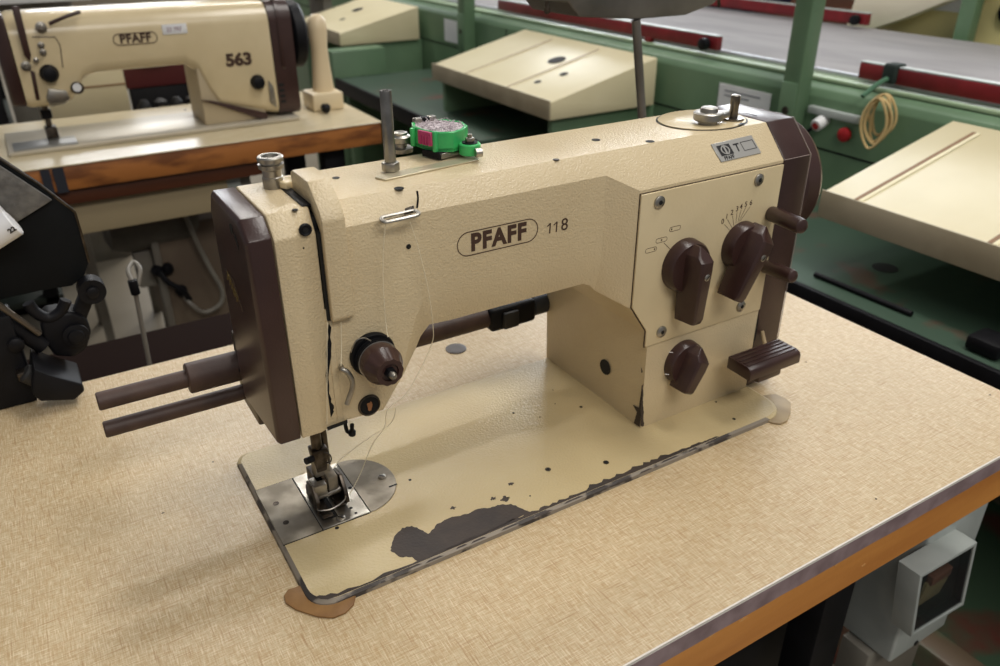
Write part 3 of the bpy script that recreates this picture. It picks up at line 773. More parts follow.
obj('sleeve_post', bev(box(.338, .350, .200, .2065, zq-.008, zq+.008), .001), BLACK, M)

# ================================================================== THREADS
tp = [P(386.5, 220, Y=.0545), P(384, 240, Y=.0555), P(383, 270, Y=.0560), P(384, 300, Y=.0560), P(386, 325, Y=.056), P(388, 337, Y=.052)]
th = tube(tp, .00028, 6)
tag(obj('sewing_thread', th, THREAD), 'pale thread hanging from upper guide down to brown tension knob', 'thread')
tp = [P(410, 222, Y=.0545), P(416, 240, Y=.0550), P(424, 270, Y=.0550), P(430, 300, Y=.0555), P(433, 327, Y=.058), P(432, 343, Y=.062)]
tp += [P(419, 372, Y=.064), P(405, 395, Y=.066), P(388, 409, Y=.068), P(384, 428, Y=.078), P(372, 445, Y=.092), P(362, 470, Y=.100), P(352, 490, Y=.1), P(344, 502, Y=.098)]
tag(obj('sewing_thread', tube(tp, .00028, 6), THREAD), 'long pale thread running from upper guide under the arm to the presser foot', 'thread')
tp = [P(391, 423, z=.045), P(372, 436, z=.035), P(352, 450, z=.025), P(338, 462, z=.018), P(331, 475, z=.013)]
tag(obj('sewing_thread', tube([P(396, 408, z=.075)]+tp, .00028, 6), THREAD), 'short pale thread slanting left towards back of presser foot', 'thread')
tp = [P(341, 322, Y=.0605), P(341.5, 345, Y=.0585), P(341, 366, Y=.0525)]
tag(obj('sewing_thread', tube(tp, .00028, 6), THREAD), 'short pale thread from the hood end to the bent hook', 'thread')
tp = [P(327.5, 322, Y=.0600), P(327, 350, Y=.0600), P(327, 390, Y=.060), P(327, 424, Y=.060)]
tag(obj('sewing_thread', tube(tp, .00028, 6), THREAD), 'straight pale thread along the black oily slot of the head', 'thread')

# ================================================================== GREEN CASE
gz = ZT+.0062
G = thing('plastic_case', 'small green plastic case with pink insert and grey lint, on top of the machine arm', 'case', tuple(P(440, 150, z=ZT)))
ga, gb, gc = P(414, 146, z=gz), P(440, 152.5, z=gz), P(411, 139, z=gz)
base = [P(x, y, z=gz) for x, y in ((413.5, 145), (425, 149.5), (440, 152), (454, 151.5), (463, 148.5), (468, 144), (463, 140), (446, 137.5), (432, 137), (418, 138), (412.5, 141))]
cgc = sum(base, Vector())/len(base)
cs_ = obj('case_body', bev(outline(base, [cgc+(p-cgc)*.88 for p in base], (0, 0, .0145)), .0006, 1, 50), GREENPL, G)
obj('case_floor', prism([p+V(0, 0, 0) for p in base], (0, 0, .0025)), GREENPL, G)
bm = bmesh.new(); ins = [cgc+(p-cgc)*.86 for p in base]
for r_ in range(240):
    k = random.randrange(len(ins)); t = math.sqrt(random.random()); u_ = random.random()
    e_ = ins[k].lerp(ins[(k+1) % len(ins)], u_); p_ = cgc.lerp(e_, t)+V(0, 0, .0130+random.random()*.0025+.002*(1-t))
    dv = V(random.uniform(-1, 1), random.uniform(-1, 1), random.uniform(-.3, .6)).normalized()*random.uniform(.001, .003)
    tube([p_, p_+dv*.6+V(0, 0, .0005), p_+dv], .00025, 4, bm, k=2)
prism([p+V(0, 0, .003) for p in ins], (0, 0, .0108), bm)
tag(obj('lint', bm, LINT, G), kind='stuff')
w0, w1 = P(419, 149, z=gz), P(432, 152.2, z=gz)
wn_ = V((w1-w0).y, -(w1-w0).x, 0).normalized()
w0 = w0+V(0, 0, .0045); w1 = w1+V(0, 0, .0045)
obj('pink_insert', bev(prism([w0+wn_*.0008, w1+wn_*.0008, w1-wn_*.0015, w0-wn_*.0015], (0, 0, .0100)), .0003, 1), PINK, G)
bm = None
for k in range(4):
    p_ = w0.lerp(w1, .2+.22*k)+wn_*.0010
    bm = prism([p_, p_+(w1-w0)*.06, p_+(w1-w0)*.06+wn_*.0006, p_+wn_*.0006], (0, 0, .007), bm)
obj('insert_rib', bm, PINK, G)
obj('corner_post', bev(cyl(w1+V(.003, 0, -.0045), w1+V(.003, 0, .0105), .0022, 12), .0003), GREENPL, G)
obj('corner_post', bev(cyl(ga+V(0, .001, 0), ga+V(0, .001, .0135), .0022, 12), .0003), GREENPL, G)
tl_ = [base[10]+V(.002, 0, 0), base[8]+V(.003, -.001, 0)]
dv = (tl_[1]-tl_[0])
for k in range(3):
    p_ = tl_[0]+dv*(.08+.33*k)
    obj('terminal', bev(box(p_.x-.0015, p_.x+.0045, p_.y-.003, p_.y+.003, gz+.011, gz+.0172), .0005), (STEEL if k != 1 else BLACK), G)
e0 = P(470, 154, z=gz-.003)
ear = obj('end_ear', cyl(e0, e0+V(0, 0, .0085), .0082, 28, ch=.0008), GREENPL, G)
obj('washer', cyl(e0+V(0, 0, .0085), e0+V(0, 0, .0093), .0060, 20), BLACK, ear)
obj('nut', bev(cyl(e0+V(0, 0, .0093), e0+V(0, 0, .0125), .0036, 6), .0004), STEEL, ear)
obj('bolt', cyl(e0+V(0, 0, .0125), e0+V(0, 0, .0150), .0018, 12), STEEL, ear)
e1 = P(480, 152, z=gz+.001)
obj('side_screw', cyl(e1-V(.004, 0, 0), e1+V(.001, -.001, 0), .0034, 10), STEEL, ear)
m0, m1 = P(422, 156, z=ZT+.0012), P(440, 160, z=ZT+.0012)
mn = V((m1-m0).y, -(m1-m0).x, 0).normalized()
obj('magnet_block', bev(prism([m0, m1, m1-mn*.009, m0-mn*.009], (0, 0, .0052)), .0004, 1), BLACK, G)
obj('support_plate', bev(prism([m1-mn*.001, P(468, 153, z=ZT+.002), P(462, 143, z=ZT+.002), m1-mn*.009], (0, 0, .0042)), .0004, 1), STEEL, G)

# ================================================================== SWITCH BOX under the table edge
S = thing('motor_switch', 'grey plastic motor switch box with a clear window, hung below table edge at lower right', 'switch', (.56, -.06, -.2))
fy = -.105
h = [P(920.5, 576, Y=fy), P(977.7, 542, Y=fy), P(964, 605, Y=fy), P(911, 637.7, Y=fy)]
hc = sum(h, Vector())/4
hi = [hc+(p-hc)*.90 for p in h]
sx0 = P(889, 664, Y=-.080).x; sz0 = P(889, 664, Y=-.080).z; sx1 = P(945, 625, Y=-.080).x; sy1 = min(P(845, 610, X=sx0).y, .12)
obj('housing', bev(box(sx0, sx1, -.080, sy1, sz0, -.0615), .004, 3), GREYP, S)
hood_ = outline(h, hi, (0, .026, 0)); bev(hood_, .0012, 2)
ho = obj('hood', hood_, GREYP, S)
hx0, hx1 = h[0].x, h[1].x; hz1 = h[0].z; hz0 = h[2].z
hm = [p+V(0, .0120, 0) for p in hi]
obj('recess', prism(hm, (0, .0008, 0)), BLACK, S)
obj('recess_wall', outline([hc+(p-hc)*.905+V(0, .0022, 0) for p in h], [hc+(p-hc)*.885+V(0, .0022, 0) for p in h], (0, .0098, 0)), BLACK, S)
cxs = hc.x; czs = hc.z
tg = obj('rocker', bev(prism([V(cxs-.024, -.082, czs+.012), V(cxs-.024, -.098, czs+.016), V(cxs-.024, -.092, czs-.032), V(cxs-.024, -.082, czs-.034)], (.046, 0, 0)), .002), OLIVE, S)
obj('rocker_lever', bev(box(cxs-.022, cxs+.014, -.101, -.092, czs+.013, czs+.026), .002), mat('brown_toggle', (120, 82, 66), .3), S)
obj('dark_dial', revolve(V(cxs+.026, -.082, czs+.024), FN, [(0, .013), (.006, .012), (.01, .006)], 24), BLACK, S)
obj('window', prism([p+V(0, .0008, 0) for p in hi], (0, .0012, 0)), GLASS, S)
obj('screw_hole', disc(P(916, 643, Y=-.0803), FN, .004, .0005), BLACKP, S)
obj('base_cover', bev(box(sx0-.01, sx1, -.06, sy1-.01, -.52, sz0-.001), .003), GREYD, S)

# ================================================================== LAMP
L_ = thing('desk_lamp', 'grey metal work lamp on a thin pole behind the foreground sewing machine', 'lamp', (.652, .395, 0))
pt, pb_ = P(636, 20, Y=.395), P(642, 116, Y=.395)
dr = (pb_-pt); base_ = pt+dr*((0-pt.z)/dr.z)
obj('pole', cyl(base_, pt, .0055, 20), LAMPM, L_)
obj('base', revolve(V(base_.x, base_.y, .0002), UZ, [(0, .03), (.006, .03), (.010, .020), (.012, .008)], 32), BLACK, L_)
y_ = .395
def lp(x, y): return P(x, y, Y=y_)
sh_pts = [lp(540, 1), lp(566, 2), lp(577, 17), lp(636, 19), lp(684, 15), lp(712, 4), lp(722, -8), lp(716, -38), lp(560, -40), lp(538, -20)]
bm = prism([p+V(0, -.004, 0) for p in sh_pts], (0, .10, 0)); bev(bm, .003, 2, 20)
sh = obj('shade', bm, LAMPM, L_)
bm = cyl(lp(547, 0), lp(547, 14), .0022, 12); cyl(lp(547, 8), lp(547, 13), .0034, 6, bm)
obj('thumb_screw', bm, DSTEEL, sh)
bm = cyl(lp(733, -6), lp(733, 6), .0022, 12)
bm.free(); obj('thumb_screw', cyl(lp(718, -6), lp(719, 6), .0022, 12), DSTEEL, sh)

# ================================================================== BLACK DEVICE at the left
D = thing('belt_puller', 'black metal folding attachment with linkage, at left back corner of foreground table', 'attachment', (-.15, .42, 0))
dy = .415
def dp_(x, y, Y=dy): return P(x, y, Y=Y)
poly = [(-60, 118), (0, 159), (40, 185), (75, 212), (81, 232), (89, 262), (84, 277), (72, 286), (40, 291), (0, 300), (-60, 316)]
bm = prism([dp_(x, y) for x, y in poly], (0, .012, 0)); bev(bm, .001, 2, 20)
sd_ = obj('side_plate', bm, mat('matt_black_plate', (13, 15, 17), .7, rgb2=(17, 19, 21), nscale=20, spec=.15), D)
top = [dp_(-60, 120, dy), dp_(-2, 160, dy), dp_(60, 204, dy), dp_(45, 205, dy), dp_(-60, 262, dy)]
obj('vinyl_panel', bev(prism([dp_(x, y, dy-.001) for x, y in ((-60, 124), (0, 165), (52, 199), (25, 216), (-60, 268))], (0, -.004, 0)), .001), LEATHER, D)
obj('rim_line', tube([dp_(-60, 118, dy), dp_(0, 159, dy), dp_(40, 185, dy), dp_(75, 212, dy), dp_(81, 232, dy), dp_(89, 262, dy)], .0012, 6, smooth=False), DSTEEL, D)
r0 = dp_(-24, 246, dy-.022); r1 = dp_(14, 222, dy-.022)
rl = obj('label_roll', cyl(r0, r1, .0125, 32, ch=.0012), WHITE, D, label='white roll end with black lettering')
obj('roll_end', cyl(dp_(-40, 236, dy-.016), dp_(4, 212, dy-.016), .0085, 24), WHITE, rl)
rx_ = (r1-r0).normalized()
text('label_lettering', '22', dp_(12, 230, dy-.0352), rx_, V(-.5, -.35, 1), .0065, INK, rl, bold=.0002)
# hinge and linkage
hj = dp_(90.5, 287)
obj('pivot_bolt', revolve(hj+V(0, -.018, 0), (0, 1, 0), [(0, .004), (.001, .0055), (.004, .0055), (.004, .0125), (.02, .0125)], 28), BLACK, D)
obj('link', bev(prism([dp_(82, 290), dp_(97, 293), dp_(84, 327), dp_(70, 322)], (0, .012, 0)), .002), BLACK, D)
obj('link', tube([dp_(66, 300), dp_(60, 312), dp_(48, 318), dp_(35, 312), dp_(28, 303)], .0055, 10), BLACK, D)
kn_ = obj('knuckle', bev(prism([dp_(x, y, dy-.004) for x, y in ((46, 316), (72, 312), (86, 318), (92, 332), (87, 350), (74, 358), (55, 357), (44, 342), (40, 325))], (0, .03, 0)), .004, 3), BLACK, D)
obj('knuckle_bolt', revolve(dp_(76, 335, dy-.006), FN, [(0, .012), (.003, .012), (.004, .008), (.006, .007), (.007, .003)], 28), BLACK, kn_)
obj('strut', tube([dp_(-60, 272), dp_(0, 318), dp_(44, 346)], .0085, 12, smooth=False), BLACK, D)
obj('strut', tube([dp_(-60, 262, dy-.008), dp_(0, 306, dy-.008), dp_(40, 334, dy-.008)], .003, 10, smooth=False), mat('bright_strut', (96, 88, 78), .35, .7), D)
obj('post', bev(box(-.176, -.140, dy-.012, dy+.02, .0005, .096), .003), BLACK, D)
obj('post_bolt', revolve(dp_(16, 344, dy-.012), FN, [(0, .007), (.004, .007), (.006, .004)], 20), BLACK, D)
obj('post_clip', bev(box(-.150, -.128, dy-.022, dy-.010, .030, .040), .002), DSTEEL, D)
ft_ = [dp_(x, y, dy-.03) for x, y in ((34, 366), (50, 372), (82, 381), (84, 388), (74, 397), (40, 398), (32, 390))]
obj('foot', bev(prism([V(p.x, dy-.045, max(p.z+.004, .0008)) for p in ft_], (0, .05, 0)), .002), BLACK, D)
obj('roller', cyl(dp_(24, 372, dy-.02), dp_(60, 388, dy-.02), .0095, 20, ch=.002), RUBBER, D)
obj('lower_arm', bev(prism([dp_(x, y) for x, y in ((-60, 345), (0, 345), (12, 352), (20, 400), (-60, 420))], (0, .03, 0)), .003), BLACK, D)

# ================================================================== SECOND TABLE AND MACHINE
T2 = thing('sewing_table', 'pale sewing table with orange wooden edge behind, carrying the machine marked 563', 'table', (0, 1.5, FZ))
obj('table_top', bev(box(-1.1, .624, 1.296, 1.72, -.003, 0), .001, 1), mat('pale_laminate', (210, 196, 164), .3, rgb2=(202, 186, 150), nscale=30, stretch=(1, 3, 1)), T2)
obj('board', bev(box(-1.1, .622, 1.298, 1.718, -.050, -.0032), .002), mat('worn_brown_edge', (168, 106, 52), .5, rgb2=(116, 68, 34), nscale=22, stretch=(.5, 1, 2), clamp=(.42, .62)), T2)
obj('drawer', bev(box(-.40, .27, 1.33, 1.62, -.152, -.080), .003), mat('cream_drawer', (164, 148, 116), .5), T2)
obj('underframe', bev(box(-.9, .35, 1.31, 1.34, -.082, -.051), .003), WOODD, T2)
for x, y in ((-.9, 1.36), (.52, 1.36), (-.9, 1.66), (.52, 1.66)):
    obj('leg', bev(box(x-.025, x+.025, y-.02, y+.02, FZ, -.051), .003), (BLACK if x > 0 else GREYD), T2)
for x0_, x1_ in ((133, 144), (147, 160)):
    a, b = P(40+(x0_-133)*.9, 173, Y=1.297), P(40+(x1_-133)*.9, 173, Y=1.297)
    obj('tape_strip', box(a.x, b.x, 1.2955, 1.2978, -.052, -.004), mat('dark_tape%d' % x0_, (38, 40, 48), .6), T2)
# motor box and control unit underneath
MT = thing('motor', 'grey electric motor hanging under the rear sewing table', 'motor', (.2, 1.5, -.2))
obj('housing', revolve(V(.02, 1.52, -.205), (1, 0, 0), [(0, .035), (.01, .06), (.04, .068), (.17, .068), (.20, .055), (.2, .02)], 36), MOTOR, MT)
obj('mount', bev(box(.10, .20, 1.47, 1.56, -.16, -.051), .004), MOTOR, MT)
SB = thing('switch_box', 'small light grey switch box fixed under the rear table edge', 'switch box', (.25, 1.4, -.1))
obj('body', bev(box(.21, .325, 1.345, 1.43, -.135, -.052), .006, 3), GREYD, SB)
obj('cap', bev(box(.235, .30, 1.338, 1.346, -.115, -.072), .002), GREYP, SB)
CB = thing('control_box', 'brownish grey control box with plug sockets below the rear table', 'control box', (.28, 1.6, -.35))
bx = mat('taupe_box', (112, 98, 82), .55, rgb2=(100, 86, 72), nscale=8)
obj('body', bev(box(.11, .42, 1.47, 1.66, -.47, -.215), .006, 3), bx, CB)
obj('rim', bev(box(.108, .124, 1.465, 1.50, -.47, -.215), .003), GREYD, CB)
for x, y in ((157, 270), (167, 268), (181, 290)):
    obj('socket', revolve(P(x, y, Y=1.470), FN, [(0, .014), (.012, .013), (.018, .007)], 20), BLACK, CB)
obj('side_lever', bev(box(.068, .108, 1.49, 1.53, -.36, -.27), .006), GREYD, CB)
obj('hanger', tube([V(.27, 1.56, -.216), V(.27, 1.56, -.14), V(.22, 1.55, -.06)], .008, 8, smooth=False), MOTOR, CB)
tag(obj('cable', tube([P(180, 205, Y=1.44), P(188, 222, Y=1.44), P(198, 245, Y=1.44), P(210, 268, Y=1.44), P(222, 290, Y=1.44), P(220, 304, Y=1.44), P(205, 312, Y=1.44), P(192, 305, Y=1.44), P(184, 295, Y=1.46)], .0055, 8), GREYD), 'pale grey cable curving down from switch box to the control box below rear table', 'cable')
tag(obj('cable', tube([P(160, 272, Y=1.45), P(168, 282, Y=1.44), P(182, 290, Y=1.44), P(190, 300, Y=1.45)], .0065, 8), BLACK), 'short black cable plugged into front of the control box', 'cable')
TRD = thing('treadle_rod', 'thin upright grey pull rod with black joint, left of the control box', 'rod', (P(134, 285, Y=.62).x, .62, FZ))
qa, qb = P(134, 285, Y=.62), P(149, 362, Y=.62); qd = (qb-qa)
obj('rod', cyl(qa, qa+qd*((FZ+.001-qa.z)/qd.z), .0030, 12), GREYD, TRD)
obj('rod_joint', bev(cyl(P(132, 280, Y=.62), P(136, 294, Y=.62), .0058, 14), .001), BLACK, TRD)
obj('rod_hook', tube([P(132, 281, Y=.62), P(128, 270, Y=.64), P(134, 262, Y=.66), P(140, 270, Y=.64), P(138, 286, Y=.63)], .003, 8), GREYD, TRD)
# dark block filling the dark band between the tables
BN = thing('dark_block', 'dark brown block standing between the foreground table and the rear table', 'bench', (-.3, .74, FZ))
obj('top', bev(box(-1.2, .60, .66, .82, -.19, -.15), .004), mat('very_dark_top', (30, 20, 17), .9, spec=.05), BN)
obj('panel', bev(box(-1.15, .57, .68, .80, FZ, -.191), .004), mat('very_dark_panel', (26, 19, 17), .9, spec=.05), BN)

M2 = thing('sewing_machine', 'cream lockstitch machine marked 563 with brown wheel guard, on the rear table', 'sewing machine', (.2, 1.5, 0))
Y2 = 1.42
def m2(x, y, Y=Y2): return P(x, y, Y=Y)
obj('bed_plate', bev(box(-.115, .47, 1.405, 1.585, .0003, .010), .003), SLIDE, M2)
zT = .255
def r2(x, zb, zt=zT, yf=Y2, yb=1.56, zcr=None):
    out = []; w = yb-yf; H = zt-zb; r = min(.042, H*.45)
    for (cy, cz, a0) in ((yf+r*.55, zb+r*.55, PI), (yb-r*.55, zb+r*.55, 1.5*PI), (yb-r, zt-r, 0), (yf+r, zt-r, PI/2)):
        rr = r*.55 if a0 in (PI, 1.5*PI) else r
        for i in range(5):
            t = a0+PI/2*i/4; out.append(V(x, cy+rr*math.cos(t), cz+rr*math.sin(t)))
    return out
rings = [r2(-.060, .086, .252), r2(-.052, .083, .255), r2(.000, .083, .255), r2(.020, .090, .255), r2(.036, .110, .255), r2(.050, .130, .255), r2(.075, .138, .255), r2(.248, .138, .255), r2(.272, .120, .254), r2(.290, .072, .254), r2(.305, .045, .254), r2(.400, .022, .253), r2(.430, .016, .252)]
obj('arm_casting', loft(rings), CREAMFLAT, M2, sharp=45)
obj('column_base', bev(prism([V(.266, Y2+.006, .010), V(.400, Y2+.006, .010), V(.400, Y2+.006, .060), V(.276, Y2+.006, .140), V(.266, Y2+.006, .140)], (0, .13, 0)), .003), mat('grey_cream', (182, 166, 136), .5), M2)
obj('knee_lever', bev(prism([V(.262, Y2-.002, .066), V(.285, Y2-.002, .062), V(.402, Y2-.002, .022), V(.400, Y2-.002, .006), V(.385, Y2-.002, .010), V(.30, Y2-.002, .050)], (0, .01, 0)), .002), BROWN, M2)
bm = loft([r2(.4315, .012, .257, Y2-.001, 1.561), r2(.480, .012, .256, Y2-.001, 1.561)])
g2_ = obj('belt_guard', bm, BROWN, M2)
obj('guard_rib', loft([r2(.448, .10, .2595, Y2-.004, 1.563), r2(.455, .10, .2595, Y2-.004, 1.563)]), BROWN, g2_)
bm = None
for k in range(4): bm = box(.4345, .4465, Y2-.0015, Y2, .040+k*.012, .047+k*.012, bm)
obj('guard_vent', bm, BLACKP, g2_)
obj('hand_wheel', revolve(V(.481, 1.49, .175), (1, 0, 0), [(0, .03), (.004, .066), (.010, .072), (.030, .072), (.036, .066), (.036, .02)], 48), BLACK, M2)
pm = thing('winder_post', 'rounded cream post with base plate right of the rear machine wheel', 'post', (.565, 1.5, 0))
obj('column', loft([[V(.5650+sx*a_*math.cos(t), 1.50+sy*math.sin(t)*.022, z_) for t in [2*PI*k/24 for k in range(24)]] for (z_, a_, sx, sy) in ((.040, .026, 1, 1), (.10, .021, 1, .9), (.14, .019, 1, .9), (.180, .023, 1, 1), (.200, .020, 1, .9), (.212, .009, 1, .5))]), mat('pale_cream', (222, 202, 166), .4), pm, sharp=60)
obj('foot', bev(box(.524, .600, 1.462, 1.540, .0003, .041), .005), mat('pale_cream_foot', (222, 204, 168), .4), pm)
obj('lever_knob', revolve(V(.545, 1.440, .0215), (0, 0, -1), [(0, .008), (.006, .012), (.014, .010), (.0195, .006)], 16), BLACK, M2)
# rear machine fittings
oc2 = m2(135.5, 38.5, Y2-.0006)
bm = stad_ring(oc2, FX, UZ, .084, .0225, .0015, (0, -.0006, 0), None, 12)
obj('oval_border', bm, PRINT, M2)
text('brand_lettering', 'PFAFF', oc2+V(0, -.0001, 0), FX, UZ, .0225, PRINT, M2, bold=.0009, sx=.96, spacing=1.08)
text('model_number', '563', m2(239, 60, Y2-.0006), FX, UZ, .034, PRINT, M2, bold=.0018, sx=1.1)
st_ = obj('sticker', bev(box(m2(162, 29).x, m2(187, 29).x, Y2-.0012, Y2, m2(173, 34).z, m2(173, 24).z), .0002), WHITE, M2)
text('sticker_lettering', '22 797', m2(174, 29.5, Y2-.0014), FX, UZ, .012, mat('pink_ink', (130, 90, 110), .6), st_, sx=.9)
obj('stitch_knob', revolve(m2(257.5, 82, Y2), FN, [(0, .016), (.008, .014), (.016, .012), (.018, .008)], 28), BLACK, M2)
obj('latch', bev(prism([m2(268, 80, Y2-.001), m2(273, 86, Y2-.001), m2(277, 108, Y2-.001), m2(270, 102, Y2-.001)], (0, -.003, 0)), .001), STEEL, M2)
obj('end_cover', bev(prism([V(-.086, Y2+.01, .09), V(-.060, Y2, .088), V(-.060, 1.56, .088), V(-.086, 1.55, .09)], (0, 0, .168)), .006, 3), BROWN, M2)
obj('take_up_lever', bev(prism([m2(x, y, Y2-.004) for x, y in ((11, 6), (19, 6), (31, 55), (30, 62), (24, 55))], (0, -.004, 0)), .001), BROWN, M2)
obj('take_up_slot', bev(prism([m2(x, y, Y2-.0002) for x, y in ((30, 70), (35, 72), (40, 100), (36, 100))], (0, -.001, 0)), .0003), BROWN, M2)
bm = None
for (x, y, r) in ((41, 27, .010), (41, 45, .006), (43, 52, .006), (26, 66, .009), (36, 60, .005)):
    bm = revolve(m2(x, y), FN, [(0, r), (.004, r), (.005, r*.5), (.012, r*.4)], 16, bm)
obj('thread_guide', bm, STEEL, M2)
obj('tension_knob', revolve(m2(49, 73), FN, [(0, .016), (.006, .017), (.012, .013), (.02, .012), (.022, .006)], 24), BLACK, M2)
obj('guide_arm', tube([m2(49, 24, Y2-.006), m2(65, 17, Y2-.010), m2(80, 12, Y2-.006)], .0035, 8), BROWN, M2)
obj('panel_outline', tube([m2(32, 37), m2(55, 37), m2(60, 45), m2(63, 68)], .001, 6, smooth=False), BROWN, M2)
obj('dial_gauge', revolve(m2(77, 87.5, Y2-.002), FN, [(-.01, .010), (.006, .012), (.008, .010)], 24), DSTEEL, M2)
obj('dial_face', disc(m2(77, 87.5, Y2-.011), FN, .0080, .0008), WHITE, M2)
obj('gauge_arm', bev(prism([m2(x, y, Y2) for x, y in ((48, 88), (66, 90), (70, 98), (64, 104), (50, 106), (46, 98))], (0, -.01, 0)), .002), STEEL, M2)
obj('needle_bar', cyl(V(-.03, 1.49, .032), V(-.03, 1.49, .1), .006, 14), DSTEEL, M2)
obj('presser_foot', bev(box(-.040, -.018, 1.470, 1.505, .011, .034), .003), DSTEEL, M2)
obj('needle_clamp', bev(box(-.040, -.020, 1.480, 1.50, .05, .068), .003), BLACK, M2)
obj('front_plate', bev(box(-.105, .01, 1.407, 1.475, .0102, .0125), .001), mat('grey_slide', (150, 150, 146), .35, .6), M2)
obj('screw_hole', disc(P(185, 110, z=.010), UZ, .003, .0006), BLACKP, M2)

# ---- things beyond the second machine
CR_ = thing('metal_cabinet', 'cream metal box with a seam seen under the arm of the rear machine', 'cabinet', (.25, 2.3, FZ))
obj('body', bev(box(-.02, .192, 2.00, 2.30, -.10, .16), .006), TRAY, CR_)
obj('seam', box(-.02, .192, 1.998, 2.001, .012, .016), SEAM, CR_)
obj('catch', revolve(V(.10, 2.00, .05), FN, [(0, .008), (.006, .006)], 14), BLACK, CR_)
for x in (.0, .17):
    for y in (2.02, 2.28): obj('leg', bev(box(x-.012, x+.012, y-.012, y+.012, FZ, -.101), .002), GREYD, CR_)
MB_ = thing('maroon_panel', 'maroon panel with a drooping grey cable behind the rear machine column', 'panel', (.31, 2.15, FZ))
obj('panel', bev(box(.198, .44, 2.10, 2.13, -.02, .13), .004), MAROON, MB_)
obj('support', bev(box(.21, .43, 2.105, 2.125, FZ, -.021), .004), BLACK, MB_)
obj('cable', tube([V(.20, 2.092, .085), V(.24, 2.09, .05), V(.30, 2.09, .042), V(.36, 2.09, .065), V(.42, 2.092, .10)], .005, 8), GREYD, MB_)
DB = thing('dark_bin', 'dark bin of machine parts under the maroon panel', 'bin', (.3, 2.0, FZ))
obj('bin', bev(box(.200, .42, 1.92, 2.05, FZ, -.075), .01), BLACK, DB)
for k in range(5):
    obj('casting', revolve(V(.225+.042*k, 1.985, -.076), UZ, [(0, .019), (.03+.008*(k % 2), .018), (.045, .008)], 14), RUBBER, DB)
# rack of printed sheets along the top left
RK = thing('paper_rack', 'rack holding slanted white and grey striped sheets behind the rear machine', 'rack', (.9, 3.4, FZ))
obj('shelf', bev(box(-.1, 1.30, 3.2, 3.6, .12, .16), .004), GREYD, RK)
for x in (-.05, 1.25): obj('leg', bev(box(x-.02, x+.02, 3.3, 3.5, FZ, .119), .003), GREYD, RK)
for k in range(9):
    x = .22+k*.115
    s_ = obj('paper_sheets', bev(prism([V(x, 3.25, .1605), V(x+.05, 3.25, .1605), V(x-.06, 3.25, .36), V(x-.11, 3.25, .36)], (0, .22, 0)), .002), (WHITE if k % 2 else mat('grey_sheets%d' % k, (120, 118, 118), .7)), RK)
bm = prism([V(-.1, 2.6, .17), V(.22, 2.6, .17), V(.20, 2.9, .30), V(-.10, 2.9, .30)], (0, 0, .02)); bev(bm, .003)
WS = thing('white_tray', 'white sloping tray behind left end of the rear machine', 'tray', (.05, 2.75, FZ))
obj('tray_board', bm, WHITE, WS)
obj('stand', bev(box(-.08, .18, 2.84, 2.86, FZ, .26), .004), GREYD, WS)
DK = thing('dark_rack', 'dark green metal rack at far left behind the rear machine head', 'rack', (-.35, 2.2, FZ))
for k in range(4): obj('shelf', bev(box(-.75, -.09, 2.1, 2.5, -.6+k*.25, -.58+k*.25), .003), mat('rack_dark%d' % k, (36, 44, 38), .6), DK)
for x in (-.72, -.12): obj('upright', bev(box(x-.02, x+.02, 2.1, 2.14, FZ, .3), .003), BLACK, DK)
obj('rear_panel', bev(box(-.75, -.09, 2.48, 2.5, FZ, .28), .002), BLACK, DK)

# ================================================================== CONVEYOR
K = thing('conveyor', 'long green conveyor with pale grey belt running away behind the machines', 'conveyor', (1.8, 2.2, FZ))
CX = 1.42; KY0, KY1 = -.9, 6.5
obj('side_panel', bev(prism([V(CX, KY0, -.62), V(CX, KY0, .062), V(CX+.008, KY0, .078), V(CX+.03, KY0, .088), V(1.490, KY0, .097), V(1.490, KY0, -.62)], (0, KY1-KY0, 0)), .003, 2), GREEN, K, sharp=30)
obj('ledge', bev(box(CX+.028, 1.488, KY0, KY1, .0895, .0975), .002), GREENL, K)
bm = None
for (z_) in (-.045,): bm = box(CX-.0012, CX, KY0, KY1, z_-.002, z_+.002, bm)
obj('panel_seam', bm, BLACK, K)
bm = None
for y_ in (.30, .845, 2.05, 3.1): bm = box(CX-.0012, CX, y_-.002, y_+.002, -.6, .06, bm)
obj('panel_seam', bm, BLACK, K)
obj('edge_rail', bev(box(1.488, 1.502, KY0, KY1, .094, .107), .003), mat('bright_rail', (206, 208, 214), .3, .6), K)
obj('belt', bev(box(1.503, 2.20, KY0, KY1, .070, .100), .004), BELT, K)
obj('far_panel', bev(box(2.201, 2.24, KY0, KY1, -.62, .090), .003), GREEN, K)
for y_ in (-.6, 1.3, 3.2, 5.2):
    obj('foot', bev(box(1.50, 1.56, y_, y_+.06, FZ, -.62), .004), BLACK, K)
    obj('foot', bev(box(2.08, 2.14, y_, y_+.06, FZ, -.62), .004), BLACK, K)
# posts
def gpost(x, y, z0, label, top=1.6, w=.042):
    p = thing('support_post', label, 'post', (x, y, z0), 'green posts along the conveyor')
    obj('post', bev(box(x-w*.5, x+w*.5, y-w*.55, y+w*.55, z0, top), .004), GREEN, p)
    obj('bolt', revolve(V(x-w*.5, y, .03), (-1, 0, 0), [(0, .009), (.005, .009), (.007, .005)], 12), DSTEEL, p)
    obj('bracket', bev(box(x-w*.5-.004, x-w*.5, y-w*.5, y+w*.5, -.03, .09), .001), GREEN, p)
gpost(CX-.0215, .800, -.6, 'green upright post right of the centre, just above the brown hand wheel')
gpost(CX-.0235, 2.285, -.6, 'narrow green upright post in the distance, beside the white notice at top centre', w=.046)
gpost(2.262, .955, -.6, 'green upright post on far side of the belt near top right corner', w=.040)
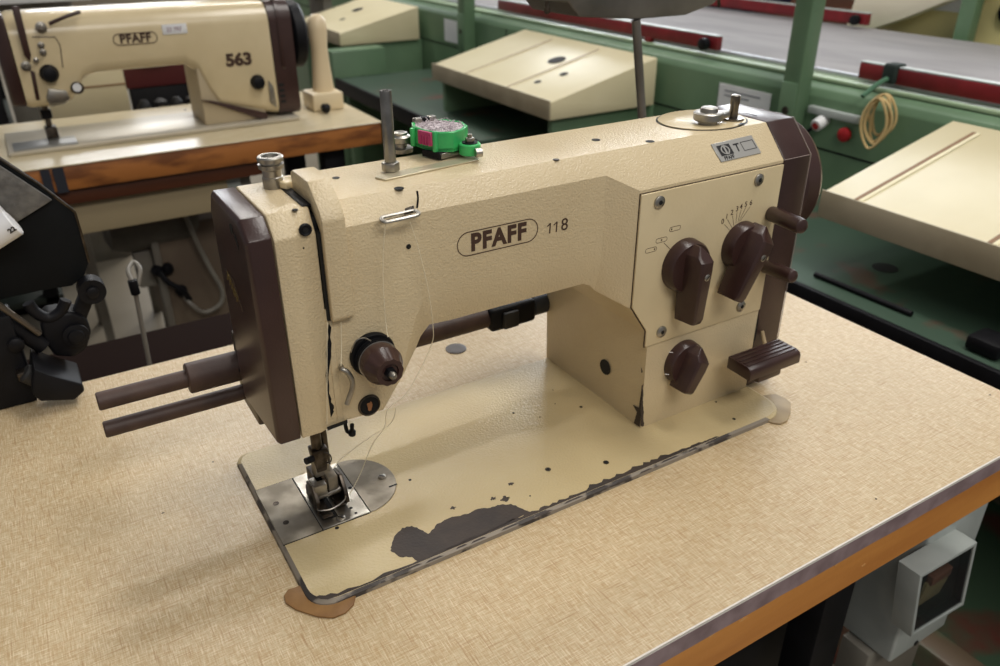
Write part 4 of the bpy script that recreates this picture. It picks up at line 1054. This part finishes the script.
# red rails
def rail(x, y0, y1, z, label, br):
    r_ = thing('guide_rail', label, 'rail', (x, (y0+y1)/2, z), 'dark red guide rails')
    obj('bar', bev(box(x-.010, x+.010, y0, y1, z, z+.032), .003), RED, r_)
    obj('top_trim', bev(box(x-.009, x+.011, y0, y1, z+.0322, z+.035), .0008, 1), GREYP, r_)
    for yb_ in br:
        obj('bracket', bev(box(x-.012, x+.006, yb_-.012, yb_+.012, .0985, z+.002), .002), RED, r_)
    obj('end_cap', bev(cyl(V(x-.014, y0+.03, z+.014), V(x-.034, y0+.03, z+.014), .015, 14), .003), BLACK, r_)
    return r_
# heights chosen so they stand on the ledge
rn = P(720, 41, X=1.47); rf = P(500, 12, X=1.47)
ra = P(862, 68, X=1.47)
rail(1.470, rn.y, rf.y, .108, 'dark red rail on the near conveyor edge, left of the green post', (rn.y+.26, 2.4))
rr_ = rail(1.470, -.7, ra.y, .107, 'dark red rail on the near conveyor edge where the tan cable hangs', (.0,))
rq = P(868, 24, X=2.16)
rail(2.160, rq.y, 3.6, .112, 'dark red rail along the far edge of the belt', (rq.y+.2, 2.6))
# items on the side panel
def notice(y0, y1, z0, z1, label, x=CX-.0035):
    n_ = tag(obj('paper_notice', bev(box(x, x+.0015, y0, y1, z0, z1), .0004, 1), WHITE), label, 'notice')
    return n_
na, nb = P(721, 80, X=CX), P(773, 90, X=CX)
N1 = notice(nb.y, na.y, -.10, .046, 'white paper notice with grey print on the green panel, left of green post')
obj('printed_line', box(CX-.004, CX-.0034, nb.y+.03, na.y-.02, .030, .033), mat('grey_ink', (110, 110, 120), .7), N1)
obj('printed_line', box(CX-.004, CX-.0034, na.y-.10, na.y-.02, .019, .022), mat('grey_ink2', (110, 110, 120), .7), N1)
na, nb = P(445, 25, X=CX), P(467, 30, X=CX)
notice(nb.y, na.y, -.03, .05, 'small white notice near the distant green post at top centre')
# socket bar with plug and red button
a = P(812, 110, X=CX); b = P(862, 121, X=CX)
SK = thing('socket_rail', 'grey socket rail with plug on the green panel above the red button', 'socket', (CX-.01, (a.y+b.y)/2, .03))
obj('bar', bev(box(CX-.016, CX-.0005, b.y, a.y, .028, .044), .002), GREYP, SK)
q = P(822, 123, X=CX-.01)
obj('plug', bev(cyl(q+V(.009, 0, .008), q+V(-.02, 0, -.004), .014, 12), .002), WHITE, SK)
obj('plug_socket', disc(q+V(-.02, 0, -.004), (-1, 0, -.3), .008, .002, 12), REDB, SK)
obj('plug_cord', tube([q+V(-.012, .01, -.01), q+V(-.02, .03, -.03), q+V(-.01, .05, -.05), q+V(.0, .055, -.08)], .004, 6), BLACK, SK)
q = P(848, 134, X=CX)
rb = tag(obj('emergency_button', revolve(q, (-1, 0, 0), [(0, .006), (.008, .006), (.008, .015), (.016, .015), (.019, .010)], 24), REDB), 'red push button on the green panel beside the cable coil', 'button')
# coil of tan cable
bm = None
for k in range(6):
    cy = P(880+random.uniform(-2, 2), 118, X=CX-.03); w_ = .024+random.uniform(-.007, .006); hh = .046+random.uniform(-.006, .014)
    cc_ = V(CX-.022-.004*k, cy.y, .118-hh-.02+random.uniform(-.006, .004))
    pts = [cc_+V(.002*math.sin(3*t), w_*math.sin(t)*(1+.1*math.sin(2*t+k)), hh*math.cos(t)) for t in [2*PI*i/16 for i in range(17)]]
    bm = tube(pts, .0027, 6, bm, k=3)
CC = tag(obj('cable_coil', bm, ROPE), 'coil of tan cable hanging from the dark red rail', 'cable')
q = P(889, 75, X=1.455)
tag(obj('binding_cord', bev(box(1.452, 1.487, q.y-.016, q.y+.016, .1075, .147), .006, 3), mat('dark_green_cord', (26, 40, 36), .7)), 'dark green binding knotted round the red rail above the cable coil', 'cord')
tag(obj('cord_tail', tube([V(1.452, q.y, .118), V(1.425, q.y+.003, .108), V(CX-.028, q.y+.006, .088)], .005, 6), mat('green_cord', (70, 110, 84), .7)), 'short green cord holding up the tan cable coil', 'cord')

# ---- trays with cabinets
def tray(y0, y1, label, seams, holes, cab=True, zl=0.0, zb=.078):
    x0_, x1_ = 1.06, 1.398
    t = thing('sloping_tray', label, 'tray', (1.25, (y0+y1)/2, FZ), 'cream work trays along the conveyor')
    prof = [V(x0_, y0, -.045), V(x0_, y0, zl), V(x0_+.006, y0, zl+.001), V(x1_, y0, zb), V(x1_, y0, -.045)]
    obj('tray_board', bev(prism([V(p.x, y0, p.z) for p in prof], (0, y1-y0, 0)), .0025, 2), TRAY, t)
    obj('front_lip', bev(box(x0_-.004, x0_-.0003, y0, y1, -.044, zl+.004), .001), TRAYD, t)
    sl = (zb-zl)/(x1_-x0_-.006)
    def on(x, y, o=0): return V(x, y, zl+.001+(x-x0_-.006)*sl+o)
    for y in seams:
        obj('seam', prism([on(x0_+.006, y-.0035), on(x1_-.03, y-.0035), on(x1_-.03, y+.0035), on(x0_+.006, y+.0035)], (0, 0, .0012)), SEAM, t)
        obj('seam_trim', prism([on(x0_+.006, y-.011), on(x1_-.03, y-.011), on(x1_-.03, y-.004), on(x0_+.006, y-.004)], (0, 0, .0010)), mat('seam_pale', (232, 222, 186), .35), t)
    for (x, y, r) in holes:
        c_ = on(x, y, .0003); nn = V(-sl, 0, 1).normalized()
        obj('hole', disc(c_, nn, r, .0008, 20), BLACKP, t)
    if cab:
        obj('cabinet_side', bev(box(x0_+.02, CX-.002, y0+.02, y0+.04, FZ+.05, -.046), .002), GREEN, t)
        obj('cabinet_side', bev(box(x0_+.02, CX-.002, y1-.04, y1-.02, FZ+.05, -.046), .002), GREEN, t)
    return t
tray(-.30, .436, 'cream sloping tray on the right, nearest to the foreground table', (.375, .150), (), cab=False)
tray(1.256, 1.898, 'cream sloping tray with an oval hole, in the middle of the conveyor', (1.70, 1.47), ((1.26, 1.52, .026), (1.20, 1.40, .012), (1.13, 1.42, .010)))
tray(2.68, 3.19, 'cream sloping tray behind the wheel of the rear machine', (), ((1.26, 2.98, .024), (1.16, 2.9, .012)))
# shelves below the trays
def shelf(y0, y1, z, x0_, label):
    s = thing('lower_shelf', label, 'shelf', ((x0_+CX)/2, (y0+y1)/2, z-.03), 'green shelves below the trays')
    obj('board', bev(box(x0_, CX-.003, y0, y1, z-.02, z), .003), GREEND, s)
    obj('front_edge', bev(box(x0_-.012, x0_-.0003, y0, y1, z-.045, z+.004), .003), BLACK, s)
    for y in (y0+.03, y1-.03):
        obj('leg', bev(box(x0_+.02, x0_+.06, y-.02, y+.02, FZ, z-.0205), .003), GREEN, s)
    return s
s1 = shelf(-.6, 1.10, -.14, .99, 'dark green stained shelf on the right, under the nearest tray')
q = P(885, 268, z=-.14); obj('hole', disc(q+V(0, 0, .0002), UZ, .022, .0006, 24), BLACKP, s1)
tag(obj('metal_bar', bev(cyl(P(815, 274, z=-.135), P(912, 314, z=-.135), .005, 10), .001), BLACK), 'thin black bar lying on stained green shelf at right', 'bar')
q = P(985, 345, z=-.13)
tag(obj('small_clamp', bev(box(q.x-.02, q.x+.03, q.y-.03, q.y+.02, -.139, -.115), .006), BLACK), 'small black clamp at front edge of the green shelf, far right', 'clamp')
s2 = shelf(1.50, 2.56, -.14, .99, 'dark green stained shelf in front of the middle tray')
# side cabinet under far tray
FC = thing('side_cabinet', 'green cabinet with flat side panel under the farthest tray', 'cabinet', (1.09, 2.62, FZ))
obj('body', bev(box(.985, 1.20, 2.58, 2.66, FZ, -.047), .004), GREEN, FC)
obj('catch', revolve(V(1.10, 2.58, -.15), FN, [(0, .009), (.004, .007)], 12), BLACK, FC)
# lower green plinth on the right, behind the switch box
PL = thing('machine_plinth', 'green base frame with reddish stains low at the right, behind the switch box', 'frame', (1.1, 0, FZ))
obj('frame', bev(box(.93, 1.40, -.9, .9, FZ, -.62), .01), mat('stained_green', (70, 92, 70), .5, rgb2=(110, 60, 50), nscale=5, clamp=(.5, .6)), PL)
obj('rail', bev(box(.90, .95, -.9, .9, -.615, -.57), .006), mat('stained_green_rail', (66, 88, 66), .5, rgb2=(84, 70, 54), nscale=8, clamp=(.5, .62)), PL)

# far side things
FB = thing('cream_cabinet', 'cream yellow cabinet with white label beyond the belt at top right', 'cabinet', (2.6, .9, FZ))
obj('body', bev(box(2.32, 2.9, .25, 1.38, FZ, .30), .01), mat('yellow_cream', (214, 202, 144), .5), FB)
obj('label_sheet', bev(box(2.316, 2.3195, .98, 1.14, .155, .235), .0005, 1), WHITE, FB)
obj('round_socket', revolve(V(2.32, .87, .17), (-1, 0, 0), [(0, .035), (.015, .033), (.02, .02)], 24), BLACK, FB)
obj('latch', bev(box(2.308, 2.3195, 1.28, 1.30, .12, .21), .003), BLACK, FB)
WC = tag(obj('sloping_board', bev(prism([P(x, y, X=2.245) for x, y in ((846, 26), (858, -12), (1010, -40), (1000, -12), (945, 2), (905, 18), (870, 30), (850, 29))], (.05, 0, 0)), .004), mat('off_white_board', (226, 218, 196), .5)), 'off-white rounded board leaning beyond the belt at top right', 'board')
NV = tag(obj('fabric_bundle', bev(box(2.45, 2.75, 1.95, 2.55, .05, .27), .06, 4), NAVY), 'navy blue fabric bundle beyond the far red rail', 'fabric')
NS = thing('storage_shelf', 'brown wooden storage shelf in the far background at top right', 'shelf', (3.4, 3, FZ))
obj('board', bev(box(2.42, 3.3, 1.7, 5.5, -.02, .05), .004), WOODD, NS)
obj('rear_panel', bev(box(3.28, 3.32, 1.7, 5.5, FZ, .9), .004), mat('dim_brown', (104, 84, 66), .7), NS)
for y in (1.75, 3.4, 5.4): obj('upright', bev(box(2.45, 2.5, y, y+.05, FZ, -.021), .004), WOODD, NS)
tag(obj('price_tag', bev(prism([P(x, y, X=2.147) for x, y in ((748, 22), (752, 16), (755, 17), (751, 23)) ], (-.003, 0, 0)), .0005, 1), WHITE), 'small white tag hanging below the far red rail', 'tag')

# ================================================================== LIGHT
def area(name, loc, size, size_y, power, color, target):
    l = bpy.data.lights.new(name, 'AREA'); l.shape = 'RECTANGLE'; l.size = size; l.size_y = size_y; l.energy = power; l.color = color
    o = bpy.data.objects.new(name, l); COL.objects.link(o); o.location = loc
    o.rotation_euler = (Vector(target)-Vector(loc)).to_track_quat('-Z', 'Y').to_euler(); return o
area('ceiling_tube_and_fill_light', (.95, 3.9, 2.7), 1.3, .25, 62, (1, .96, .9), (.9, 3.4, 0))
area('ceiling_tube_and_fill_light', (1.1, .2, 2.4), 1.6, .4, 38, (1, .96, .9), (1.0, .2, 0))
area('ceiling_tube_and_fill_light', (.2, -1.6, 2.0), 1.8, .6, 33, (1, .95, .88), (.4, 0, 0))  # front fill added to brighten the machine's front faces, no ceiling tube
area('ceiling_tube_and_fill_light', (2.6, 2.2, 2.6), 1.5, .6, 14, (.95, .97, 1), (1.8, 1.8, 0))
area('window_light', (6.5, 6.4, 2.2), 3.6, 1.6, 400, (.92, .96, 1), (.8, .8, 0))
area('window_light', (6.4, 3.2, 2.2), 2.0, 1.6, 70, (.92, .96, 1), (.8, .2, 0))
area('window_light', (1.0, 8.85, 1.9), 1.7, 1.0, 60, (.95, .97, 1), (1.0, 1.5, 0))
w = bpy.data.worlds.new('world'); bpy.context.scene.world = w; w.use_nodes = True
bg = w.node_tree.nodes['Background']; bg.inputs['Color'].default_value = (.93, .95, 1, 1); bg.inputs['Strength'].default_value = .24

sc = bpy.context.scene
sc.view_settings.view_transform = 'Standard'; sc.view_settings.look = 'None'
sc.view_settings.exposure = -0.12; sc.view_settings.gamma = 1.0; sc.view_settings.use_curve_mapping = False
